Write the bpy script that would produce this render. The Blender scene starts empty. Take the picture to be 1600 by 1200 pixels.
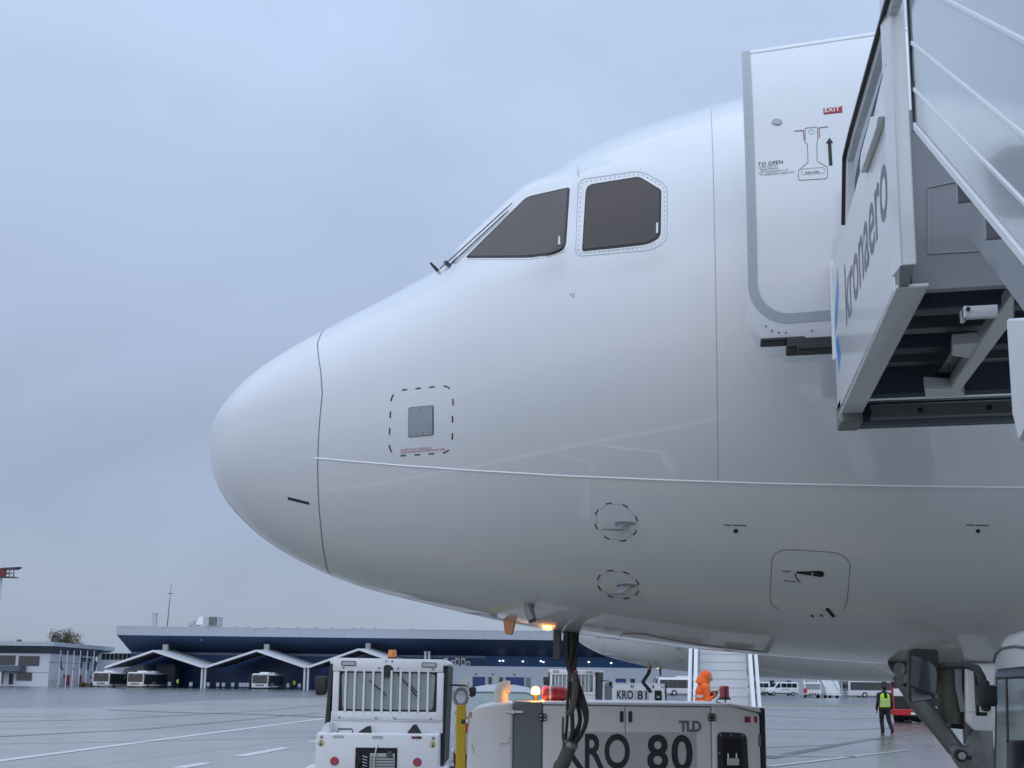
import bpy, bmesh, math, random
import numpy as np
from mathutils import Vector, Matrix, noise
from mathutils.bvhtree import BVHTree
from mathutils.geometry import delaunay_2d_cdt

random.seed(7)
sc = bpy.context.scene
C = sc.collection
R = math.radians

# ------------------------------------------------------------------ camera
F, PX, PY = 1600.0, 800.0, 827.0           # photo pixels (1600 x 1200)
YAW, PITCH, ROLL = R(11.4), math.atan(.15), .012
EYE = Vector((0, 0, 1.7))
_fw = Vector((-math.sin(YAW)*math.cos(PITCH), math.cos(YAW)*math.cos(PITCH), math.sin(PITCH)))
_rt = Vector((math.cos(YAW), math.sin(YAW), 0))
_up = _rt.cross(_fw)
RT = _rt*math.cos(ROLL) + _up*math.sin(ROLL)
UP = -_rt*math.sin(ROLL) + _up*math.cos(ROLL)
FW = _fw
RH = Vector((math.cos(YAW), math.sin(YAW), 0))       # horizontal right
FH = Vector((-math.sin(YAW), math.cos(YAW), 0))      # horizontal forward
cd = bpy.data.cameras.new('camera')
cam = bpy.data.objects.new('camera', cd); C.objects.link(cam)
cam.matrix_world = Matrix(((RT.x, UP.x, -FW.x, EYE.x), (RT.y, UP.y, -FW.y, EYE.y), (RT.z, UP.z, -FW.z, EYE.z), (0, 0, 0, 1)))
cd.sensor_fit = 'HORIZONTAL'; cd.sensor_width = 36; cd.lens = 36*F/1600
cd.shift_x = 0; cd.shift_y = (PY-600)/1600
cd.clip_start = .05; cd.clip_end = 5000
sc.camera = cam

def ray(px, py):
    return RT*((px-PX)/F) - UP*((py-PY)/F) + FW
def at_X(px, py, X): r = ray(px, py); return EYE + r*(X/r.x)
def at_Y(px, py, Y): r = ray(px, py); return EYE + r*(Y/r.y)
def at_Z(px, py, Z=0.): r = ray(px, py); return EYE + r*((Z-EYE.z)/r.z)
def at_D(px, py, d): r = ray(px, py); return EYE + r*(d/r.dot(FH))
def hor(px): return 1067+.012*(px-800)
def ground(px, d): p = at_D(px, hor(px), d); return Vector((p.x, p.y, 0))

# ------------------------------------------------------------------ world, sun, exposure
SUN_EL, SUN_AZ = R(30), R(192)
world = bpy.data.worlds.new('World'); sc.world = world; world.use_nodes = True
nt = world.node_tree; nt.nodes.clear()
def N(t, typ, **kw):
    n = t.nodes.new(typ)
    for k, v in kw.items(): setattr(n, k, v)
    return n
L = nt.links.new
out = N(nt, 'ShaderNodeOutputWorld'); bg = N(nt, 'ShaderNodeBackground'); bg.inputs[1].default_value = .1
sky = N(nt, 'ShaderNodeTexSky', sky_type='NISHITA'); sky.sun_disc = False
sky.sun_elevation = SUN_EL; sky.sun_rotation = SUN_AZ; sky.air_density = 1.0; sky.dust_density = 2.0
tc = N(nt, 'ShaderNodeTexCoord'); sep = N(nt, 'ShaderNodeSeparateXYZ'); L(tc.outputs['Generated'], sep.inputs[0])
# overcast deck: brighter towards the zenith, broken by soft darker cloud
ramp = N(nt, 'ShaderNodeValToRGB'); L(sep.outputs['Z'], ramp.inputs[0])
cr = ramp.color_ramp
cr.elements[0].position = 0.0; cr.elements[0].color = (2.7, 3.2, 4.2, 1)
cr.elements[1].position = 1.0; cr.elements[1].color = (4.7, 5.95, 7.9, 1)
for p_, c_ in ((.2, (2.8, 3.4, 4.65, 1)), (.40, (3.55, 4.4, 5.95, 1)), (.58, (4.05, 5.05, 6.9, 1))):
    e = cr.elements.new(p_); e.color = c_
mp = N(nt, 'ShaderNodeMapping'); mp.inputs['Scale'].default_value = (1.0, 1.0, 2.2); L(tc.outputs['Generated'], mp.inputs[0])
nz = N(nt, 'ShaderNodeTexNoise'); nz.inputs['Scale'].default_value = 1.5; nz.inputs['Detail'].default_value = 4; nz.inputs['Roughness'].default_value = .55
nz.inputs['Distortion'].default_value = .6
L(mp.outputs[0], nz.inputs['Vector'])
mr = N(nt, 'ShaderNodeMapRange'); mr.inputs['From Min'].default_value = .3; mr.inputs['From Max'].default_value = .72
mr.inputs['To Min'].default_value = .87; mr.inputs['To Max'].default_value = 1.11
L(nz.outputs[0], mr.inputs[0])
mul = N(nt, 'ShaderNodeVectorMath', operation='SCALE'); L(ramp.outputs[0], mul.inputs[0]); L(mr.outputs[0], mul.inputs['Scale'])
mix = N(nt, 'ShaderNodeMixRGB'); mix.inputs[0].default_value = .88
# thick cloud is brighter around the hidden sun
sdot = N(nt, 'ShaderNodeVectorMath', operation='DOT_PRODUCT'); L(tc.outputs['Generated'], sdot.inputs[0])
sdot.inputs[1].default_value = (math.sin(SUN_AZ)*math.cos(SUN_EL), math.cos(SUN_AZ)*math.cos(SUN_EL), math.sin(SUN_EL))
glow = N(nt, 'ShaderNodeMapRange', interpolation_type='SMOOTHSTEP'); glow.inputs['From Min'].default_value = -.75; glow.inputs['From Max'].default_value = 1.0
glow.inputs['To Min'].default_value = 1.0; glow.inputs['To Max'].default_value = 1.6
L(sdot.outputs['Value'], glow.inputs[0])
mul2 = N(nt, 'ShaderNodeVectorMath', operation='SCALE'); L(mul.outputs[0], mul2.inputs[0]); L(glow.outputs[0], mul2.inputs['Scale'])
L(sky.outputs[0], mix.inputs[1]); L(mul2.outputs[0], mix.inputs[2])
L(mix.outputs[0], bg.inputs[0]); L(bg.outputs[0], out.inputs[0])

sd = bpy.data.lights.new('sun', 'SUN'); sd.energy = .5; sd.angle = R(170); sd.color = (1, .98, .95)
sun = bpy.data.objects.new('sun', sd); C.objects.link(sun)
_sv = Vector((math.sin(SUN_AZ)*math.cos(SUN_EL), math.cos(SUN_AZ)*math.cos(SUN_EL), math.sin(SUN_EL)))
sun.rotation_euler = _sv.to_track_quat('Z', 'Y').to_euler(); sun.location = (0, 0, 60)

vs = sc.view_settings
vs.view_transform = 'Standard'; vs.look = 'None'; vs.exposure = 0.35; vs.gamma = 1; vs.use_curve_mapping = False

# ------------------------------------------------------------------ materials
MATS = {}
def mat(name, col, rough=.5, metal=0., coat=0., var=.06, vscale=3., bump=0., bscale=40., emit=None, estr=0., spec=.5, rvar=.0, dirt=0.):
    if name in MATS: return MATS[name]
    m = bpy.data.materials.new(name); m.use_nodes = True
    t = m.node_tree; b = t.nodes['Principled BSDF']; l = t.links.new
    b.inputs['Roughness'].default_value = rough; b.inputs['Metallic'].default_value = metal
    b.inputs['Coat Weight'].default_value = coat; b.inputs['Coat Roughness'].default_value = .05; b.inputs['Coat IOR'].default_value = 1.7 if 'jet' in name else 1.5
    b.inputs['Specular IOR Level'].default_value = spec
    col = tuple(col[:3])
    co = N(t, 'ShaderNodeTexCoord')
    n = N(t, 'ShaderNodeTexNoise'); n.inputs['Scale'].default_value = vscale; n.inputs['Detail'].default_value = 6; n.inputs['Roughness'].default_value = .62
    l(co.outputs['Object'], n.inputs['Vector'])
    mx = N(t, 'ShaderNodeMixRGB'); l(n.outputs[0], mx.inputs[0])
    mx.inputs[1].default_value = tuple(max(0, c*(1-var)) for c in col)+(1,)
    mx.inputs[2].default_value = tuple(min(1, c*(1+var)) for c in col)+(1,)
    src = mx.outputs[0]
    if dirt:
        d = N(t, 'ShaderNodeTexNoise'); d.inputs['Scale'].default_value = vscale*2.3; d.inputs['Detail'].default_value = 9; d.inputs['Roughness'].default_value = .75
        l(co.outputs['Object'], d.inputs['Vector'])
        q = N(t, 'ShaderNodeMapRange'); q.inputs['From Min'].default_value = .52; q.inputs['From Max'].default_value = .78; q.inputs['To Max'].default_value = dirt
        l(d.outputs[0], q.inputs[0])
        m2 = N(t, 'ShaderNodeMixRGB'); l(q.outputs[0], m2.inputs[0]); l(src, m2.inputs[1])
        m2.inputs[2].default_value = (col[0]*.38, col[1]*.36, col[2]*.32, 1); src = m2.outputs[0]
    l(src, b.inputs['Base Color'])
    if rvar:
        q = N(t, 'ShaderNodeMapRange'); q.inputs['To Min'].default_value = max(.02, rough-rvar); q.inputs['To Max'].default_value = rough+rvar
        q.inputs['From Min'].default_value = .3; q.inputs['From Max'].default_value = .7
        l(n.outputs[0], q.inputs[0]); l(q.outputs[0], b.inputs['Roughness'])
    if bump:
        bn = N(t, 'ShaderNodeTexNoise'); bn.inputs['Scale'].default_value = bscale; bn.inputs['Detail'].default_value = 4
        l(co.outputs['Object'], bn.inputs['Vector'])
        bp = N(t, 'ShaderNodeBump'); bp.inputs['Strength'].default_value = bump; bp.inputs['Distance'].default_value = .01
        l(bn.outputs[0], bp.inputs['Height']); l(bp.outputs[0], b.inputs['Normal'])
    if emit:
        b.inputs['Emission Color'].default_value = tuple(emit)+(1,); b.inputs['Emission Strength'].default_value = estr
    MATS[name] = m
    return m

M_jet = mat('jet_white_paint', (.71, .73, .745), .30, coat=1.0, var=.025, vscale=1.6, bump=.02, bscale=1.4, dirt=.05)
M_radome = mat('radome_paint', (.715, .735, .755), .34, coat=.8, var=.02, vscale=2)
M_shadeg = mat('shaded_stair_grey', (.27, .29, .31), .4, coat=.2, var=.04, vscale=3, dirt=.1)  # shade under the stairs put into the grey of end wall, stringers, tabs
M_stripe = mat('gloss_white_edge', (.90, .90, .90), .25, var=.01)
M_seam = mat('seam_grey', (.10, .105, .11), .6)
M_seam2 = mat('seam_light', (.40, .41, .42), .5)
M_cabw = mat('cab_white', (.86, .87, .88), .25, coat=.5, var=.02)
M_dash = mat('maroon_black_paint', (.035, .012, .018), .5)
M_blackp = mat('black_print', (.02, .02, .025), .55)
M_redp = mat('red_print', (.45, .05, .05), .5)
M_exit = mat('exit_red', (.42, .02, .05), .45)
M_white = mat('white_print', (.85, .85, .85), .4)
M_cock = mat('cockpit_glass', (.066, .050, .043), .05, coat=.0, var=.75, vscale=1.3, spec=.38)
M_seal = mat('black_seal', (.018, .02, .021), .5)
M_trim = mat('door_trim_grey', (.42, .46, .48), .5, var=.05, vscale=8)
M_plate = mat('bare_alloy_plate', (.34, .37, .40), .42, metal=.35, var=.08, vscale=9)
M_alu = mat('aluminium', (.55, .56, .57), .35, metal=.8, var=.08)
M_steel = mat('dull_steel', (.24, .25, .26), .45, metal=.6, var=.12, dirt=.3)
M_gear = mat('gear_grey_paint', (.20, .21, .21), .4, metal=.3, var=.1, vscale=6, dirt=.4)
M_green = mat('primer_green', (.13, .14, .11), .55, var=.15, vscale=5, dirt=.5)
M_rubber = mat('black_rubber', (.018, .018, .019), .7, var=.2, vscale=10)
M_bplast = mat('black_plastic', (.022, .024, .027), .5, var=.15, vscale=8)
M_stair = mat('stair_white_paint', (.74, .75, .76), .3, coat=.4, var=.03, vscale=2.5, dirt=.10)
M_stairg = mat('stair_gloss_panel', (.50, .545, .575), .12, coat=.6, var=.03, vscale=2, dirt=.04)
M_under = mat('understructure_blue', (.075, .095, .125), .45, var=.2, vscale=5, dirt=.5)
M_letg = mat('grey_lettering', (.17, .185, .21), .45, var=.03)
M_ghost = mat('faded_grey_decal', (.385, .425, .46), .14, coat=.6, var=.03)
M_blue = mat('logo_blue', (.05, .33, .80), .4, var=.02)
M_wpaint = mat('vehicle_white', (.74, .75, .77), .35, coat=.35, var=.03, vscale=3, dirt=.12)
M_gpuw = mat('gpu_white', (.76, .77, .78), .42, coat=.2, var=.04, vscale=3, dirt=.16)
M_gpug = mat('gpu_grey', (.15, .175, .195), .5, var=.08, vscale=4, dirt=.2)
M_yel = mat('safety_yellow', (.62, .42, .02), .45, var=.08, dirt=.25)
M_red = mat('vehicle_red', (.50, .02, .025), .35, coat=.4, var=.05)
M_lens = mat('red_lens', (.35, .005, .03), .15, coat=.6, var=.05)
M_orange = mat('amber_lens', (.62, .19, .02), .2, coat=.5)
M_hiorange = mat('hi_vis_orange', (.95, .14, .015), .7, var=.12, vscale=9, bump=.3, bscale=22)
M_hiyel = mat('hi_vis_yellow', (.55, .85, .06), .7, var=.1, vscale=9)
M_refl = mat('reflective_tape', (.62, .62, .62), .35, metal=.3)
M_dkcloth = mat('dark_cloth', (.018, .019, .024), .85, var=.2, vscale=9, bump=.3, bscale=25)
M_skin = mat('skin', (.50, .30, .22), .55)
M_hair = mat('dark_hair', (.02, .016, .013), .7)
M_vglass = mat('vehicle_glass', (.02, .026, .032), .06, coat=.3, var=.2)
M_vglass2 = mat('light_cab_glass', (.26, .32, .32), .06, coat=.3, var=.25, vscale=4)
M_mirror = mat('mirror_glass', (.42, .43, .43), .03, metal=1., var=.01)
M_hose = mat('canvas_sleeve', (.085, .082, .072), .85, var=.2, vscale=14, bump=.5, bscale=60)
M_lag = mat('exhaust_lagging', (.60, .55, .45), .75, var=.1, vscale=10, bump=.4, bscale=30)
M_extR = mat('extinguisher_red', (.42, .03, .035), .3, coat=.4, var=.15, vscale=14, dirt=.4)
M_glow = mat('lit_beacon', (1, .5, .12), .3, emit=(1, .38, .05), estr=14)
M_glow2 = mat('yellow_glow', (1, .8, .5), .3, emit=(1, .7, .3), estr=1.3)
M_wlamp = mat('lit_white_lamp', (1, .95, .9), .3, emit=(1, .95, .9), estr=1.3)
M_fascia = mat('roof_fascia', (.42, .46, .51), .5, var=.04, vscale=.4)
M_soffit = mat('dark_blue_soffit', (.055, .10, .20), .55, var=.1, vscale=.3)
M_tglass = mat('terminal_glass', (.018, .085, .25), .3, coat=0, var=.35, spec=.25, vscale=.5)
M_tglass2 = mat('pale_blue_glass', (.10, .19, .32), .2, var=.1, vscale=.4)
M_mull = mat('mullion', (.10, .13, .18), .5)
M_twall = mat('terminal_wall', (.40, .44, .50), .6, var=.04, vscale=.4)
M_bdoor = mat('blue_door', (.015, .045, .16), .5, var=.06)
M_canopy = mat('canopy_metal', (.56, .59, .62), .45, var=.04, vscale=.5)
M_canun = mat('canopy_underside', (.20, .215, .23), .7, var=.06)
M_oldwall = mat('office_wall', (.62, .66, .72), .7, var=.04, vscale=.5)
M_rdoor = mat('red_door', (.36, .03, .06), .5)
M_dkgrey = mat('dark_grey_steel', (.07, .075, .085), .6)
M_ac = mat('plant_grey', (.45, .47, .47), .5, metal=.2, var=.1, vscale=1.5)
M_bark = mat('bark', (.05, .04, .03), .9, var=.2)
M_leaf = mat('autumn_leaf', (.085, .085, .03), .8, var=.45, vscale=.5)
M_leaf2 = mat('rust_leaf', (.15, .07, .035), .8, var=.35, vscale=.5)
M_wline = mat('white_line_paint', (.62, .63, .63), .4, var=.12, vscale=3, dirt=.35)
M_wline2 = mat('fresh_white_line_paint', (.80, .81, .81), .35, var=.05, vscale=3)
M_yline = mat('yellow_line_paint', (.45, .33, .05), .45, var=.15, vscale=2, dirt=.4)
M_rline = mat('red_line_paint', (.40, .13, .15), .45, var=.1)
M_tar = mat('tar_seal', (.03, .03, .033), .35, var=.2)

def ground_mat(name, col, joints, wet, rdry=.5, warm=0):
    m = bpy.data.materials.new(name); m.use_nodes = True; t = m.node_tree; b = t.nodes['Principled BSDF']; l = t.links.new
    co = N(t, 'ShaderNodeTexCoord')
    n1 = N(t, 'ShaderNodeTexNoise'); n1.inputs['Scale'].default_value = .11; n1.inputs['Detail'].default_value = 6; n1.inputs['Roughness'].default_value = .6
    mp = N(t, 'ShaderNodeMapping'); mp.inputs['Rotation'].default_value = (0, 0, R(-14)); mp.inputs['Scale'].default_value = (.5, 1.6, 1)
    l(co.outputs['Object'], mp.inputs[0]); l(mp.outputs[0], n1.inputs['Vector'])
    n2 = N(t, 'ShaderNodeTexNoise'); n2.inputs['Scale'].default_value = 1.3; n2.inputs['Detail'].default_value = 10; n2.inputs['Roughness'].default_value = .7
    l(mp.outputs[0], n2.inputs['Vector'])
    n3 = N(t, 'ShaderNodeTexNoise'); n3.inputs['Scale'].default_value = 45; n3.inputs['Detail'].default_value = 4
    l(co.outputs['Object'], n3.inputs['Vector'])
    wetm = N(t, 'ShaderNodeMapRange'); wetm.inputs['From Min'].default_value = wet-.09; wetm.inputs['From Max'].default_value = wet+.10
    add = N(t, 'ShaderNodeMath', operation='MULTIPLY_ADD'); add.inputs[1].default_value = .35; l(n2.outputs[0], add.inputs[0])
    m65 = N(t, 'ShaderNodeMath', operation='MULTIPLY'); m65.inputs[1].default_value = .65; l(n1.outputs[0], m65.inputs[0]); l(m65.outputs[0], add.inputs[2])
    l(add.outputs[0], wetm.inputs[0])
    cmix = N(t, 'ShaderNodeMixRGB'); l(n2.outputs[0], cmix.inputs[0])
    cmix.inputs[1].default_value = tuple(c*.62 for c in col)+(1,); cmix.inputs[2].default_value = tuple(c*1.4 for c in col)+(1,)
    dark = N(t, 'ShaderNodeMixRGB', blend_type='MULTIPLY'); l(wetm.outputs[0], dark.inputs[0]); l(cmix.outputs[0], dark.inputs[1]); dark.inputs[2].default_value = (.55, .56, .58, 1)
    src = dark.outputs[0]
    if joints:
        br = N(t, 'ShaderNodeTexBrick'); br.offset = 0; br.inputs['Scale'].default_value = 1.0
        br.inputs['Color1'].default_value = (1, 1, 1, 1); br.inputs['Color2'].default_value = (.80, .81, .82, 1); br.inputs['Mortar'].default_value = (.25, .25, .26, 1)
        br.inputs['Brick Width'].default_value = 6; br.inputs['Row Height'].default_value = 6; br.inputs['Mortar Size'].default_value = .05
        l(co.outputs['Object'], br.inputs['Vector'])
        jm = N(t, 'ShaderNodeMixRGB', blend_type='MULTIPLY'); jm.inputs[0].default_value = .8; l(src, jm.inputs[1]); l(br.outputs[0], jm.inputs[2]); src = jm.outputs[0]
    gr = N(t, 'ShaderNodeMixRGB', blend_type='MULTIPLY'); gr.inputs[0].default_value = .35; l(src, gr.inputs[1]); l(n3.outputs[0], gr.inputs[2])
    l(gr.outputs[0], b.inputs['Base Color'])
    rr = N(t, 'ShaderNodeMapRange'); rr.inputs['To Min'].default_value = rdry; rr.inputs['To Max'].default_value = .1
    l(wetm.outputs[0], rr.inputs[0]); l(rr.outputs[0], b.inputs['Roughness'])
    b.inputs['Coat Weight'].default_value = .9; b.inputs['Coat Roughness'].default_value = .22
    bp = N(t, 'ShaderNodeBump'); bp.inputs['Strength'].default_value = .03; bp.inputs['Distance'].default_value = .01
    l(n3.outputs[0], bp.inputs['Height']); l(bp.outputs[0], b.inputs['Normal'])
    return m
M_conc = ground_mat('wet_concrete', (.25, .235, .195), True, .50, .40)
M_conc2 = ground_mat('pale_wet_concrete', (.44, .41, .345), True, .54, .42)
M_asph = ground_mat('wet_asphalt', (.075, .083, .097), False, .52, .40)
M_tyre = mat('tyre_rubber_trace', (.13, .127, .118), .35, var=.35, vscale=.8)
M_kerb = mat('kerb_concrete', (.36, .35, .31), .6, var=.12, vscale=1)

# ------------------------------------------------------------------ helpers
THING_INV = {}
def put(o, parent=None):
    C.objects.link(o)
    if parent is not None: o.parent = parent
    return o
def root_of(o):
    while o.parent is not None: o = o.parent
    return o
def tag(o, label, cat, group=None):
    o['label'] = label; o['category'] = cat
    if group: o['group'] = group
    return o
def thing(name, label, cat, loc=(0, 0, 0), rotz=0., group=None):
    o = bpy.data.objects.new(name, None); C.objects.link(o)
    o.empty_display_size = .3
    o.location = loc; o.rotation_euler = (0, 0, rotz)
    THING_INV[o.name] = (Matrix.Translation(Vector(loc)) @ Matrix.Rotation(rotz, 4, 'Z')).inverted()
    return tag(o, label, cat, group)
def fthing(name, label, cat, px, d, group=None, rot=0.):
    """a thing standing on the ground at a photo column and distance, its own x to the right, y away"""
    return thing(name, label, cat, ground(px, d), YAW+rot, group)
def loc_of(t, p):
    return THING_INV[t.name] @ Vector(p)
def kids(o): return [c for c in bpy.data.objects if c.parent is o]
def copy_tree(o, parent=None):
    c = o.copy(); C.objects.link(c)
    if parent is not None: c.parent = parent
    for k in kids(o): copy_tree(k, c)
    return c

class MB:
    def __init__(s): s.v = []; s.f = []; s.m = []; s.cur = 0
    def add(s, vs, fs):
        b = len(s.v); s.v += [Vector(v) for v in vs]; s.f += [tuple(i+b for i in f) for f in fs]; s.m += [s.cur]*len(fs); return s
    def box(s, a, b, rot=None, piv=None):
        x0, y0, z0 = (min(a[i], b[i]) for i in range(3)); x1, y1, z1 = (max(a[i], b[i]) for i in range(3))
        vs = [Vector(p) for p in ((x0,y0,z0),(x1,y0,z0),(x1,y1,z0),(x0,y1,z0),(x0,y0,z1),(x1,y0,z1),(x1,y1,z1),(x0,y1,z1))]
        if rot is not None:
            pv = Vector(piv) if piv else Vector(((x0+x1)/2, (y0+y1)/2, (z0+z1)/2))
            vs = [rot @ (v-pv)+pv for v in vs]
        return s.add(vs, [(3,2,1,0),(4,5,6,7),(0,1,5,4),(1,2,6,5),(2,3,7,6),(3,0,4,7)])
    def hexa(s, p8):
        return s.add(p8, [(3,2,1,0),(4,5,6,7),(0,1,5,4),(1,2,6,5),(2,3,7,6),(3,0,4,7)])
    def beam(s, p, q, w, h, up=(0,0,1)):
        p, q = Vector(p), Vector(q); d = (q-p).normalized(); u = Vector(up); sd = d.cross(u)
        if sd.length < 1e-4: sd = d.cross(Vector((1,0,0)))
        sd.normalize(); u = sd.cross(d).normalized()
        a = sd*(w/2); b = u*(h/2)
        return s.hexa([p-a-b, p+a-b, q+a-b, q-a-b, p-a+b, p+a+b, q+a+b, q-a+b])
    def tube(s, pts, r, n=8, caps=True):
        pts = [Vector(p) for p in pts]; k = len(pts); rs = r if hasattr(r, '__len__') else [r]*k
        t0 = (pts[1]-pts[0]).normalized(); u = t0.orthogonal().normalized(); rings = []
        for i, p in enumerate(pts):
            t = (pts[min(i+1, k-1)]-pts[max(i-1, 0)])
            t = t.normalized() if t.length > 1e-9 else t0
            u = (u - t*u.dot(t)); u = u.normalized() if u.length > 1e-6 else t.orthogonal().normalized()
            w = t.cross(u)
            rings.append([p+(u*math.cos(2*math.pi*j/n)+w*math.sin(2*math.pi*j/n))*rs[i] for j in range(n)])
        vs = [v for g in rings for v in g]
        fs = [(i*n+j, i*n+(j+1) % n, (i+1)*n+(j+1) % n, (i+1)*n+j) for i in range(k-1) for j in range(n)]
        if caps: fs += [tuple(range(n))[::-1], tuple((k-1)*n+j for j in range(n))]
        return s.add(vs, fs)
    def cyl(s, p, q, r, n=16, r2=None): return s.tube([p, q], [r, r if r2 is None else r2], n)
    def ball(s, c, r, nu=12, nv=8, scale=(1,1,1)):
        c = Vector(c); vs = [c+Vector((0,0,-r*scale[2]))]
        for i in range(1, nv):
            a = -math.pi/2+math.pi*i/nv
            for j in range(nu):
                b = 2*math.pi*j/nu
                vs.append(c+Vector((r*math.cos(a)*math.cos(b)*scale[0], r*math.cos(a)*math.sin(b)*scale[1], r*math.sin(a)*scale[2])))
        vs.append(c+Vector((0,0,r*scale[2]))); fs = []
        for j in range(nu): fs.append((0, 1+(j+1) % nu, 1+j))
        for i in range(nv-2):
            for j in range(nu): fs.append((1+i*nu+j, 1+i*nu+(j+1) % nu, 1+(i+1)*nu+(j+1) % nu, 1+(i+1)*nu+j))
        t = len(vs)-1; o = 1+(nv-2)*nu
        for j in range(nu): fs.append((o+j, o+(j+1) % nu, t))
        return s.add(vs, fs)
    def prism(s, poly, fn, h0, h1):
        """poly: 2D outline; fn(u, v, h) -> 3D"""
        n = len(poly)
        vs = [Vector(fn(u, v, h0)) for u, v in poly]+[Vector(fn(u, v, h1)) for u, v in poly]
        return s.add(vs, [tuple(range(n))[::-1], tuple(range(n, 2*n))]+[(i, (i+1) % n, n+(i+1) % n, n+i) for i in range(n)])
    def build(s, name, m, parent=None, world=False, bevel=0., smooth=35, seg=1, kind=None):
        ms = m if isinstance(m, (list, tuple)) else [m]
        vs = s.v
        if world and parent is not None:
            inv = THING_INV[root_of(parent).name]; vs = [inv @ v for v in vs]
        me = bpy.data.meshes.new(name); me.from_pydata([tuple(v) for v in vs], [], s.f)
        for x in ms: me.materials.append(x)
        if len(ms) > 1: me.polygons.foreach_set('material_index', s.m)
        bm = bmesh.new(); bm.from_mesh(me)
        bmesh.ops.recalc_face_normals(bm, faces=bm.faces)
        if bevel:
            es = [e for e in bm.edges if len(e.link_faces) == 2 and e.calc_face_angle(0) > R(25)]
            bmesh.ops.bevel(bm, geom=es, offset=bevel, segments=seg, profile=.5, affect='EDGES', clamp_overlap=True)
        bm.to_mesh(me); bm.free()
        if smooth:
            me.polygons.foreach_set('use_smooth', [True]*len(me.polygons)); me.set_sharp_from_angle(angle=R(smooth))
        me.update()
        o = bpy.data.objects.new(name, me); put(o, parent)
        if kind: o['kind'] = kind
        return o

def rounded(pts, r, n=5):
    """round every corner of a 2D polygon"""
    outp = []; k = len(pts)
    for i in range(k):
        a, b, c = (Vector((*pts[j % k][:2], 0)) for j in (i-1, i, i+1))
        rr = r[i] if hasattr(r, '__len__') else r
        da, dc = (a-b), (c-b); ra = min(rr, da.length*.45, dc.length*.45)
        if ra <= 0: outp.append((b.x, b.y)); continue
        p, q = b+da.normalized()*ra, b+dc.normalized()*ra
        for j in range(n+1):
            t = j/n; w = p*(1-t)**2+b*2*t*(1-t)+q*t*t; outp.append((w.x, w.y))
    return outp
def inset(poly, d):
    """move a 2D polygon's outline inwards by d (approximate, for convex outlines)"""
    cx = sum(p[0] for p in poly)/len(poly); cy = sum(p[1] for p in poly)/len(poly); n = len(poly); o = []
    for i in range(n):
        a = Vector(poly[i-1]); c = Vector(poly[(i+1) % n]); b = Vector(poly[i])
        t = (c-a)
        if t.length < 1e-9: o.append(poly[i]); continue
        nrm = Vector((-t.y, t.x)).normalized()
        if nrm.dot(Vector((cx, cy))-b) < 0: nrm = -nrm
        w = b+nrm*d; o.append((w.x, w.y))
    return o
def text_mesh(s, bold=0., spacing=1.):
    cu = bpy.data.curves.new('txt', 'FONT'); cu.body = s; cu.size = 1.0; cu.offset = bold; cu.space_character = spacing
    cu.resolution_u = 4; cu.fill_mode = 'FRONT'
    o = bpy.data.objects.new('txt', cu); C.objects.link(o)
    dg = bpy.context.evaluated_depsgraph_get(); dg.update()
    me = bpy.data.meshes.new_from_object(o.evaluated_get(dg))
    vs = [v.co.copy() for v in me.vertices]; fs = [tuple(p.vertices) for p in me.polygons]
    bpy.data.objects.remove(o); bpy.data.curves.remove(cu); bpy.data.meshes.remove(me)
    x0 = min(v.x for v in vs); x1 = max(v.x for v in vs); y0 = min(v.y for v in vs); y1 = max(v.y for v in vs)
    return [((v.x-x0)/(x1-x0), (v.y-y0)/(y1-y0)) for v in vs], fs
def text_on(fn, s, name, m, parent, world=False, bold=0., spacing=1.):
    """fn(u, v) with u, v in 0..1 across the whole line of lettering"""
    vs, fs = text_mesh(s, bold, spacing)
    b = MB(); b.add([fn(u, v) for u, v in vs], fs)
    return b.build(name, m, parent, world, smooth=0)

class Surf:
    """decals and plates laid on a mesh: photo pixel -> point on the skin"""
    def __init__(s, verts, faces, root): s.b = BVHTree.FromPolygons([tuple(v) for v in verts], faces); s.root = root
    def hit(s, px, py, off=0.):
        r = ray(px, py).normalized(); h = s.b.ray_cast(EYE, r, 60)
        if h[0] is None:
            h = s.b.find_nearest(EYE+r*7.0); p, n = h[0], h[1]
        else: p, n = h[0], h[1]
        if n.dot(r) > 0: n = -n
        return p+n*off
    def patch(s, poly, step, off, mb=None, skirt=.004):
        mb = mb or MB(); return patch2d(poly, step, lambda u, v, h: s.hit(u, v, h), off, mb, skirt)
    def stroke(s, pts, w, off=.002, mb=None, closed=False, step=6, lip=0.):
        mb = mb or MB(); P = [Vector(p) for p in pts]
        if closed: P = P+[P[0]]
        Q = []
        for a, b in zip(P[:-1], P[1:]):
            k = max(1, int((b-a).length/step)); Q += [a+(b-a)*(i/k) for i in range(k)]
        Q.append(P[-1]); vs = []; n = len(Q)
        for i, q in enumerate(Q):
            t = Q[min(i+1, n-1)]-Q[max(i-1, 0)]
            if closed and i in (0, n-1): t = Q[1]-Q[n-2]
            nn = Vector((-t.y, t.x)).normalized()*(w/2)
            vs += [s.hit(q.x+nn.x, q.y+nn.y, off+lip), s.hit(q.x-nn.x, q.y-nn.y, off)]
        mb.add(vs, [(2*i, 2*i+1, 2*i+3, 2*i+2) for i in range(n-1)]); return mb
    def disc(s, px, py, r, off=.003, mb=None, n=10, ry=None):
        mb = mb or MB(); ry = ry or r
        ring = [(px+r*math.cos(2*math.pi*i/n), py+ry*math.sin(2*math.pi*i/n)) for i in range(n)]
        vs = [s.hit(u, v, off) for u, v in ring]+[s.hit(u, v, 0) for u, v in ring]
        mb.add(vs, [tuple(range(n))]+[(i, (i+1) % n, n+(i+1) % n, n+i) for i in range(n)]); return mb
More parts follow.
